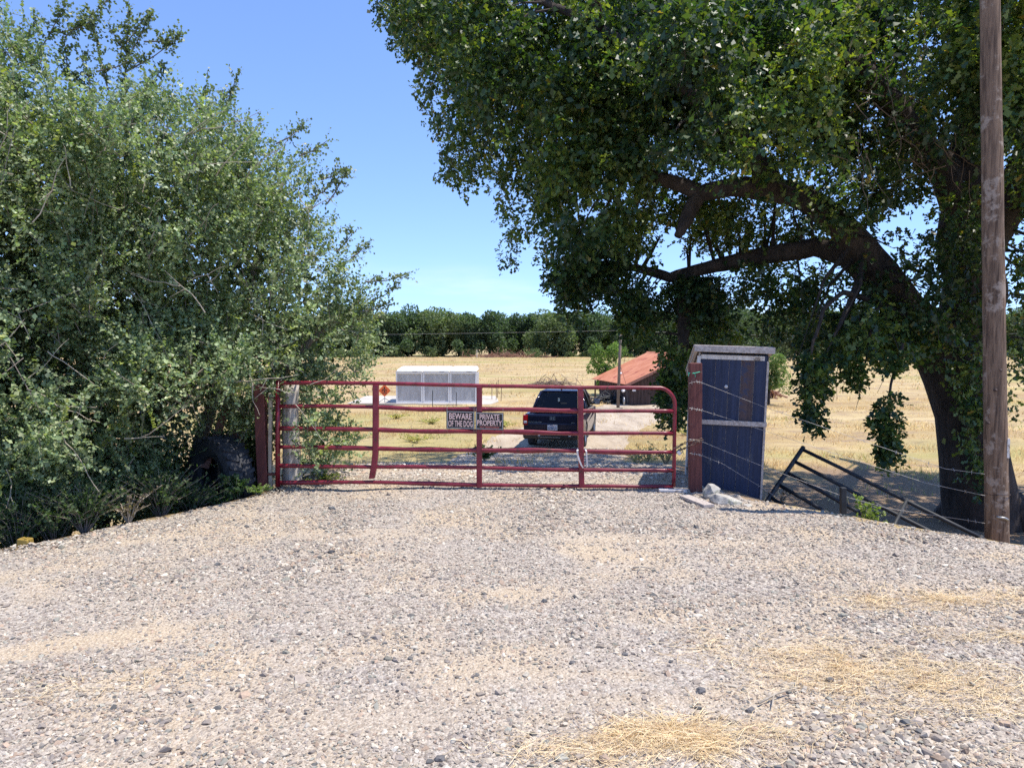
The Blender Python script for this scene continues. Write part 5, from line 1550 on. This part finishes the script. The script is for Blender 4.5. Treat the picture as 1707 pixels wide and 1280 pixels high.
    tint[young] = tints(int(young.sum()), [(0.105, 0.145, 0.034), (0.13, 0.165, 0.042)], 0.15)
    yel = rng.random(n) < 0.012
    tint[yel] = (0.22, 0.17, 0.04)
    sz = np.exp(rng.normal(math.log(0.105), 0.26, n)).clip(0.05, 0.17)
    # old inner leaves, larger and sparse, deep in the crown
    big = (EDG > 0.5) & (RADS > 0.25) & ~((C[:, 2] < 6.2) & (C[:, 0] > 3.2) & (C[:, 0] < 8.2))
    cb = C[big]; m2 = 30000
    pi = cb[rng.integers(0, len(cb), m2)] + rng.normal(0, 0.20, (m2, 3))
    mi = scatter("inner_leaves", pi - loc, rdir(m2), rdir(m2, (0, 0, 0.5)), rng.uniform(0.11, 0.17, m2), tints(m2, [(0.040, 0.072, 0.025), (0.030, 0.060, 0.022)], 0.15), LEAF_QUAD)
    link("inner_leaves", mi, M['leaf_oak'], root)["kind"] = "stuff"
    rel = pos - np.array([0, 0, CAMZ]); dep = rel[:, 1] * CP - rel[:, 2] * SP
    sxp = 853.5 + FPX * rel[:, 0] / dep; syp = 640 - FPX * (rel[:, 1] * SP + rel[:, 2] * CP) / dep
    top = (syp < -60) | (sxp > 1790)          # the crown's top and far side carry simpler leaves
    me = scatter("crown", (pos - loc)[~top], ax[~top], nr[~top], sz[~top], tint[~top], LEAF_LOBED)
    link("crown", me, M['leaf_oak'], root)
    me = scatter("top_leaves", (pos - loc)[top], ax[top], nr[top], sz[top], tint[top], LEAF_QUAD)
    link("top_leaves", me, M['leaf_oak'], root)["kind"] = "stuff"
    print("oak leaves", n)
    # twigs joining the clusters to the limbs
    mb = MB()
    pick = rng.choice(len(C), 800, replace=False)
    used = {}
    for i in pick:
        c = C[i]
        dd = np.linalg.norm(LP - c, axis=1)
        j = int(np.argmin(dd))
        if dd[j] > 3.2 or dd[j] < 0.3 or used.get(j, 0) >= 2: continue
        used[j] = used.get(j, 0) + 1
        a = Vector(LP[j]); e = Vector(c)
        m1 = a.lerp(e, 0.5) + Vector((0, 0, 0.12 * dd[j] * random.uniform(-0.3, 1))) + Vector((random.uniform(-.1, .1), random.uniform(-.1, .1), 0)) * dd[j]
        mb.tube([a, a.lerp(m1, .6), m1, m1.lerp(e, .6), e], [0.012 + 0.014 * dd[j], 0.010 + 0.01 * dd[j], 0.008 + 0.006 * dd[j], 0.008, 0.004], 5, cap=False)
    for i in range(150):     # hanging bare twigs
        c = C[rng.integers(0, len(C))]
        p = Vector(c); ln = random.uniform(0.3, 0.9)
        s = Vector((random.uniform(-.3, .3), random.uniform(-.3, .3), -1))
        mb.tube([p, p + s * ln * 0.5 + Vector((random.uniform(-.08, .08), 0, 0)), p + s * ln], [0.008, 0.006, 0.003], 4, cap=False)
    wpart("twigs", mb, M['bark'], root)["kind"] = "stuff"
    mb = MB()                # tangle of bare hanging twigs high beside the pole
    random.seed(77)
    for i in range(75):
        p = P(random.gauss(1530, 65), random.uniform(10, 300), random.uniform(10.8, 12.4)); ln = random.uniform(0.3, 0.8)
        a = random.gauss(-math.pi / 2, 0.75)
        d = Vector((math.cos(a), random.uniform(-.4, .4), math.sin(a)))
        pts = [p + d * ln * t + Vector((mnoise.noise(p + d * t * 2), mnoise.noise(p * 1.7 + d * t * 2), -0.3 * t * t)) * 0.22 * t for t in np.linspace(0, 1, 6)]
        mb.tube(pts, [0.008, 0.007, 0.006, 0.005, 0.004, 0.002], 4, cap=False)
    wpart("bare_twigs", mb, M['brown_twig'], root)["kind"] = "stuff"
big_oak()

# ================================================================== THE LIVE OAK ON THE LEFT
LIVE = [(-420, -80), (-140, -90), (-20, 0), (50, 90), (100, 150), (170, 180), (215, 185), (285, 178), (325, 205), (375, 175), (400, 210), (460, 255), (495, 275), (525, 320), (522, 365), (555, 412), (568, 450), (600, 490), (620, 520), (618, 560), (598, 610), (592, 650), (555, 680), (585, 720), (585, 765), (540, 785), (500, 775), (470, 700), (430, 690), (410, 720), (330, 735), (310, 800), (300, 860), (150, 890), (-40, 925), (-420, 960)]
def live_oak():
    b = Vector((-5.0, 10.2, 0)); b.z = hz(b.x, b.y)
    root = empty("live_oak", b, "dense grey green live oak with small glossy leaves crowding the left gate post", "tree")
    loc = np.array(root.location)
    def front(px):
        return np.interp(px, [-420, 0, 300, 480, 640], [6.6, 6.95, 7.9, 8.55, 9.3])
    # stems
    mbs = []
    stems = [(P(250, 870, 9.7), P(260, 650, 9.8), P(240, 420, 9.7), P(215, 240, 9.6), P(208, 178, 9.5)), (P(300, 865, 9.9), P(360, 640, 9.9), P(430, 430, 9.9), P(480, 300, 9.9)),
             (P(180, 880, 9.4), P(90, 640, 9.2), P(20, 380, 9.0), P(-60, 120, 9.0)), (P(320, 860, 10.1), P(430, 660, 10.1), P(530, 560, 10.0), P(600, 500, 9.9)), (P(120, 890, 9.0), P(-40, 650, 8.6), P(-200, 420, 8.4), P(-320, 200, 8.4))]
    for st in stems:
        pts = []
        for i in range(len(st) - 1):
            for t in np.linspace(0, 1, 5, endpoint=(i == len(st) - 2)):
                p = st[i].lerp(st[i + 1], t); pts.append(p + Vector((0.08 * mnoise.noise(p * 1.4), 0.08 * mnoise.noise(p * 1.4 + Vector((5, 0, 0))), 0)))
        pts[0].z = hz(pts[0].x, pts[0].y) - 0.2
        wpart("stem", MB().tube(pts, [0.11 - 0.09 * i / (len(pts) - 1) for i in range(len(pts))], 8, wobble=0.1), M['bark_live'], root, smooth=True)
    ntw = 29000
    x, y = sample_poly(LIVE, ntw)
    ed = np.clip(poly_dist(x, y, LIVE) / 120, 0.05, 1)
    f = front(x)
    back = f + 2.6
    mid = (f + back) / 2; hw = (back - f) / 2 * np.sqrt(1 - (1 - ed) ** 2)
    u = rng.random(ntw)
    u = np.where(rng.random(ntw) < 0.62, -1 + 0.9 * u ** 1.6, -1 + 2 * u)
    pos0 = PA(x, y, mid + hw * u)
    nse = nz(pos0, 1.15) + 0.5 * nz(pos0, 2.6, 4.0)
    pos0[:, 1] += 1.0 * nse           # lumpy front
    keep = (nz(pos0, 1.7, 20.0) + 0.5 * nz(pos0, 0.8, 50.0) + 0.22 * rng.random(ntw)) > -0.03
    keep &= pos0[:, 2] > H(pos0[:, 0], pos0[:, 1]) + 0.05
    l, r = edges(pos0[:, 1])
    keep &= pos0[:, 0] < l + 0.45 + np.clip(pos0[:, 2] - 0.6, 0, 2) * 1.2 + np.where(pos0[:, 1] > 9.1, 3, 0)
    keep &= ~((pos0[:, 2] < 1.15) & (pos0[:, 0] > -4.15) & (pos0[:, 0] < -2.6) & (pos0[:, 1] < 9.15))    # clear in front of the tyre
    p0 = pos0[keep]; n0 = len(p0); edk = ed[keep]
    outw = np.stack([(p0[:, 0] + 4.5) * 0.20, -0.35 * np.ones(n0), (p0[:, 2] - 1.8) * 0.10 + 0.30], -1)
    D = unit(outw + rng.normal(0, 0.55, (n0, 3)))
    L = rng.uniform(0.18, 0.48, n0)
    per = 18
    k = np.tile(np.arange(per), n0); ti = np.repeat(np.arange(n0), per)
    t = (k + rng.random(len(k))) / per
    side = np.where(k % 2 == 0, 1.0, -1.0)
    Dn = D[ti]; perp = unit(np.cross(Dn, rdir(n0)[ti]))
    pos = p0[ti] + Dn * (L[ti] * t)[:, None]
    pos[:, 2] += 0.05 * t * t
    ax = unit(Dn * 0.75 + perp * side[:, None] + rng.normal(0, 0.25, (len(k), 3)))
    nr = unit(rng.normal(0, 0.5, (len(k), 3)) + np.array([0.25, -0.25, 0.75]))
    sz = np.exp(rng.normal(math.log(0.037), 0.27, len(k))).clip(0.018, 0.065)
    cl = (1 + 0.22 * rng.normal(size=n0)).clip(0.6, 1.5)[ti]
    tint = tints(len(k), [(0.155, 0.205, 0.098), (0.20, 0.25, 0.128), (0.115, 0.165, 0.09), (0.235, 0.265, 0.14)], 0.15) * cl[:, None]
    yt = (rng.random(n0) < 0.03)[ti]
    tint[yt] = tints(int(yt.sum()), [(0.26, 0.29, 0.07), (0.22, 0.25, 0.06)], 0.1)
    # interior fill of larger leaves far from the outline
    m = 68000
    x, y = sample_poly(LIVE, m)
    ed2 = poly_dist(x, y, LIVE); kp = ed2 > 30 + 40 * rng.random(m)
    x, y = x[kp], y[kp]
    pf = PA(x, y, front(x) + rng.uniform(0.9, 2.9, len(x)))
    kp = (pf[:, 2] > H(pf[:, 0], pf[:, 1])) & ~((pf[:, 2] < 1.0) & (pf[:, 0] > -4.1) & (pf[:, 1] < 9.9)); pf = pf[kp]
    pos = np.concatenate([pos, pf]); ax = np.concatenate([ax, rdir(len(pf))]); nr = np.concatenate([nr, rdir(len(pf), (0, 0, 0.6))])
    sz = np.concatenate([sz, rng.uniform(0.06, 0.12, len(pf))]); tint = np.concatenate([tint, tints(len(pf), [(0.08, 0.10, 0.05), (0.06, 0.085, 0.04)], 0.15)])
    # free sprays reaching out against the sky
    sprays = [((120, 170, 9.0), (105, 50, 9.0)), ((210, 120, 9.2), (300, 62, 9.2)), ((205, 110, 9.2), (250, 25, 9.2)), ((180, 150, 9.1), (150, 20, 9.1)), ((230, 170, 9.2), (272, 110, 9.2)), ((160, 120, 9.0), (230, 95, 9.1)), ((50, 110, 8.8), (110, 5, 8.9)), ((212, 90, 9.2), (180, 40, 9.2)), ((300, 175, 9.2), (255, 140, 9.2)), ((375, 200, 9.2), (370, 150, 9.2)), ((560, 420, 9.4), (590, 385, 9.4)), ((520, 330, 9.3), (560, 300, 9.3)),
              ((205, 175, 9.2), (215, 10, 9.2)), ((110, 60, 9.0), (190, -10, 9.1)), ((200, 82, 9.2), (240, 30, 9.2)), ((240, 70, 9.2), (300, 60, 9.2)), ((375, 180, 9.2), (395, 125, 9.2)), ((150, 140, 9.0), (140, 85, 9.0)),
              ((100, 55, 9.0), (165, 30, 9.0)), ((500, 260, 9.3), (545, 235, 9.3)), ((535, 300, 9.3), (580, 278, 9.3)), ((585, 430, 9.4), (612, 405, 9.4)), ((610, 470, 9.5), (678, 458, 9.5)), ((620, 500, 9.5), (660, 478, 9.5)), ((460, 240, 9.3), (505, 210, 9.3)), ((330, 190, 9.2), (345, 140, 9.2)), ((545, 340, 9.3), (575, 290, 9.3)), ((600, 520, 9.5), (648, 505, 9.5)),
              ((590, 620, 9.2), (612, 600, 9.2)), ((25, 100, 8.6), (60, 30, 8.6)), ((170, 160, 9.0), (100, 110, 9.0))]
    P_, A_, S_ = [], [], []
    tm = MB()
    for a, e in sprays:
        a, e = P(*a), P(*e)
        dirn = (e - a); Ls = dirn.length
        nt_ = max(3, int(Ls / 0.09))
        pm = a.lerp(e, 0.5) + Vector((0, 0, -0.03))
        tm.tube([a, pm, e], [0.011, 0.007, 0.003], 5, cap=False)
        for i in range(nt_ * 5):
            tt = random.random() ** 0.8
            c = a.lerp(e, tt); dv = (dirn.normalized() * 0.7 + Vector((random.gauss(0, .8), random.gauss(0, .8), random.gauss(0, .8)))).normalized()
            ll = random.uniform(0.07, 0.20)
            for j in range(9):
                P_.append(c + dv * ll * (j + 0.5) / 9); S_.append(random.uniform(0.030, 0.046))
                A_.append(dv * 0.5 + Vector((random.gauss(0, .7), random.gauss(0, .7), random.gauss(0, .7))))
    pos = np.concatenate([pos, np.array(P_)]); ax = np.concatenate([ax, unit(np.array(A_))]); nr = np.concatenate([nr, rdir(len(P_), (0.2, -0.2, 0.7))]); sz = np.concatenate([sz, np.array(S_)])
    tint = np.concatenate([tint, tints(len(P_), [(0.15, 0.18, 0.085), (0.125, 0.155, 0.075)], 0.15)])
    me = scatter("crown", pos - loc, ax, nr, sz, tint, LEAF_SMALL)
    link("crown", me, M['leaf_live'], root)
    print("live oak leaves", len(pos))
    # fine green twigs
    for i in rng.choice(n0, 2500, replace=False):
        p = Vector(p0[i]); d = Vector(D[i]) * float(L[i])
        tm.tube([p - d * 0.4, p + d * 0.5, p + d], [0.005, 0.004, 0.002], 3, cap=False)
    wpart("twigs", tm, M['bark_live'], root)["kind"] = "stuff"
    # pale bare twigs showing on the face of the crown
    tm = MB()
    random.seed(21)
    for i in range(60):
        px, py = random.uniform(-60, 560), random.uniform(200, 830)
        if not in_poly(np.array([px]), np.array([py]), LIVE)[0]: continue
        d0 = float(front(px)) - 0.1 + random.uniform(-0.2, 0.5)
        p = P(px, py, d0)
        if p.z < 0.1: continue
        a = random.choice([R(35), R(-40), R(50), R(20), R(-60), R(140)]) + random.gauss(0, 0.3); ll = random.uniform(0.25, 0.85)
        d = Vector((math.cos(a), random.uniform(-.3, .3), math.sin(a))) * ll
        m1 = p + d * 0.5 + Vector((random.uniform(-.05, .05), 0, random.uniform(-.08, .04)))
        pts = []
        for t in np.linspace(0, 1, 8):
            qv = p * (1 - t) ** 2 + m1 * 2 * t * (1 - t) + (p + d) * t * t
            pts.append(qv + Vector((mnoise.noise(qv * 5), mnoise.noise(qv * 5 + Vector((3, 0, 0))), mnoise.noise(qv * 5 + Vector((0, 3, 0))))) * 0.045)
        m1 = pts[4]
        tm.tube(pts, [0.006 - 0.0005 * i for i in range(8)], 5, cap=False)
        if random.random() < 0.6:
            e = m1 + Vector((random.uniform(-.2, .2), random.uniform(-.1, .1), random.uniform(-.2, .2)))
            tm.tube([m1, e], [0.005, 0.002], 4, cap=False)
    wpart("bare_twigs", tm, M['twig'], root)["kind"] = "stuff"
live_oak()

# ------------------------------------------------------------------ undergrowth
def weed(name, c, h, w, n, size, cols, label, cat="weed", group=None, up=0.6):
    zg = hz(c[0], c[1])
    root = empty(name, (c[0], c[1], zg), label, cat, group)
    st = MB(); pos = []; ax = []
    for k in range(max(6, n // 28)):
        a = random.uniform(0, 6.28); lean = random.uniform(0.1, 1.0)
        tip = Vector((math.cos(a) * w * lean, math.sin(a) * w * lean, h * random.uniform(0.5, 1.0)))
        m1 = Vector((tip.x * 0.35, tip.y * 0.35, tip.z * 0.6))
        st.tube([(0, 0, -0.03), m1, tip], [0.006, 0.004, 0.002], 4, cap=False)
        for j in range(28):
            t = random.uniform(0.25, 1.0)
            p = (m1 * (t / 0.5) if t < 0.5 else m1.lerp(tip, (t - 0.5) / 0.5))
            pos.append(tuple(p)); ax.append((random.gauss(0, 1), random.gauss(0, 1), random.gauss(up, .6)))
    pos = np.array(pos); ax = unit(np.array(ax))
    me = scatter("foliage", pos, ax, rdir(len(pos), (0, -0.2, 0.8)), rng.uniform(0.6, 1.3, len(pos)) * size, tints(len(pos), cols, 0.2), LEAF_SMALL)
    link("foliage", me, M['leaf_weed'], root)
    lpart("stem", st, M['bark_live'] if name == 'dark_shrub' else M['twig'], root)
GR = [(0.07, 0.12, 0.045), (0.09, 0.14, 0.06), (0.05, 0.09, 0.035)]
def at(px, py, d): p = P(px, py, d); return (p.x, p.y)
random.seed(31)
weed("green_weed", at(395, 830, 8.75), 0.33, 0.30, 900, 0.045, GR, "feathery green weed growing in front of the old tyre")
weed("green_weed", at(360, 835, 8.55), 0.22, 0.28, 600, 0.04, GR, "low grey green weed at the gravel edge below the tyre")
weed("green_weed", at(430, 836, 8.72), 0.12, 0.24, 500, 0.03, [(0.14, 0.19, 0.05), (0.11, 0.16, 0.05)], "small bright green weed patch at the foot of the red left post")
weed("green_weed", at(540, 812, 9.45), 0.12, 0.35, 500, 0.035, [(0.13, 0.17, 0.05), (0.2, 0.19, 0.08)], "thin green weeds growing behind the bottom rail of the gate")
weed("dry_shrub", at(215, 880, 7.4), 0.34, 0.42, 500, 0.03, [(0.16, 0.12, 0.09), (0.10, 0.08, 0.06)], "dry brown twiggy shrub at the gravel edge under the live oak", "shrub")
for k, (px, d, h_) in enumerate(((30, 7.0, 0.7), (90, 7.15, 0.6), (140, 7.2, 0.5), (270, 7.9, 0.55), (-60, 6.8, 0.8), (320, 8.3, 0.4), (60, 7.5, 1.0))):
    weed("dark_shrub", at(px, 880, d), h_, 0.5, 1700, 0.038, [(0.05, 0.08, 0.035), (0.07, 0.10, 0.045)], "dark leafy shrub in the shade below the live oak at the gravel edge", "shrub", "dark shrubs below the live oak")
for k, (px, d, h_) in enumerate(((300, 10.3, 1.7), (345, 10.6, 1.6), (390, 10.8, 1.5), (425, 11.0, 1.3), (260, 9.9, 1.6))):
    weed("dark_shrub", at(px, 800, d), h_ + 0.6, 0.55, 2200, 0.07, [(0.05, 0.075, 0.035), (0.07, 0.095, 0.045)], "tall dark leafy shrub crowding the live oak stems behind the old tyre", "shrub", "tall shrubs behind the tyre")
weed("green_weed", at(1445, 870, 8.3), 0.55, 0.25, 450, 0.05, [(0.2, 0.24, 0.06), (0.14, 0.18, 0.05)], "yellow green weed growing through the collapsed pipe gate")
weed("green_weed", at(1610, 872, 8.2), 0.75, 0.30, 450, 0.055, [(0.10, 0.13, 0.05), (0.14, 0.16, 0.07)], "grey green weed beside the foot of the utility pole")
weed("dry_shrub", at(1300, 752, 13.0), 0.55, 0.35, 120, 0.035, [(0.10, 0.06, 0.04), (0.08, 0.05, 0.04)], "thin dead stalk in the field behind the collapsed pipe gate", "weed")
weed("green_weed", at(808, 742, 21.0), 0.45, 0.5, 500, 0.09, [(0.06, 0.09, 0.03), (0.09, 0.11, 0.04)], "dark green weed clump beside the rear of the truck")
for k, (px, py, d) in enumerate(((1080, 775, 14.5), (1110, 785, 13.0), (1060, 765, 16.0))):
    weed("dry_shrub", at(px, py, d), 0.38, 0.6, 420, 0.035, [(0.42, 0.33, 0.18), (0.32, 0.25, 0.14), (0.24, 0.22, 0.11)], "dry straw coloured weed clump on the right side of the track behind the gate", "weed", "dry weeds beside the track")
for k, (px, py, d) in enumerate(((660, 700, 33), (720, 705, 31), (780, 710, 29), (840, 690, 30), (690, 730, 25), (1150, 700, 27))):
    weed("dry_shrub", at(px, py, d), 0.22, 0.9, 700, 0.06, [(0.36, 0.30, 0.14), (0.26, 0.25, 0.10), (0.46, 0.36, 0.19)], "olive and straw coloured weed clump in the dry field by the cabinets", "weed", "weed clumps in the dry field")

# twig and dark stones lying on the gravel
def stick_on(px0, py0, px1, py1, r, label):
    a = on_pad(px0, py0); b_ = on_pad(px1, py1)
    za = float(gravel_z(*a)) + 0.02; zb_ = float(gravel_z(*b_)) + 0.025
    A, Bv = Vector((*a, za)), Vector((*b_, zb_))
    mb = MB().tube([A, A.lerp(Bv, 0.4) + Vector((0.01, 0.015, 0.008)), Bv], [r, r * .9, r * .5], 7)
    mb.tube([A.lerp(Bv, 0.35) + Vector((0.01, 0.015, 0.006)), A.lerp(Bv, 0.2) + Vector((0.0, -0.07, 0.0))], [r * .8, r * .4], 6)
    single("fallen_stick", mb, M['twig'], tuple(A), label, "stick", smooth=True)
stick_on(1265, 1178, 1330, 1150, 0.006, "small pale forked stick lying on the gravel between straw patches")
stick_on(1055, 950, 1085, 951, 0.008, "short brown stick lying alone on bare gravel")
random.seed(3)
for k, (px, py, s) in enumerate(((1168, 1160, 0.022), (1383, 1131, 0.020), (955, 1105, 0.016), (1042, 1090, 0.016), (733, 1262, 0.020), (1250, 1188, 0.02))):
    a = on_pad(px, py)
    o = rubble("loose_stone", (a[0], a[1], float(gravel_z(*a)) + s * 0.45), (s * 1.3, s, s * 0.7), "dark grey stone larger than its neighbours lying on the gravel", M['dark_stone'], 2.0 + k, "stone")
    o["group"] = "large dark stones on the gravel"
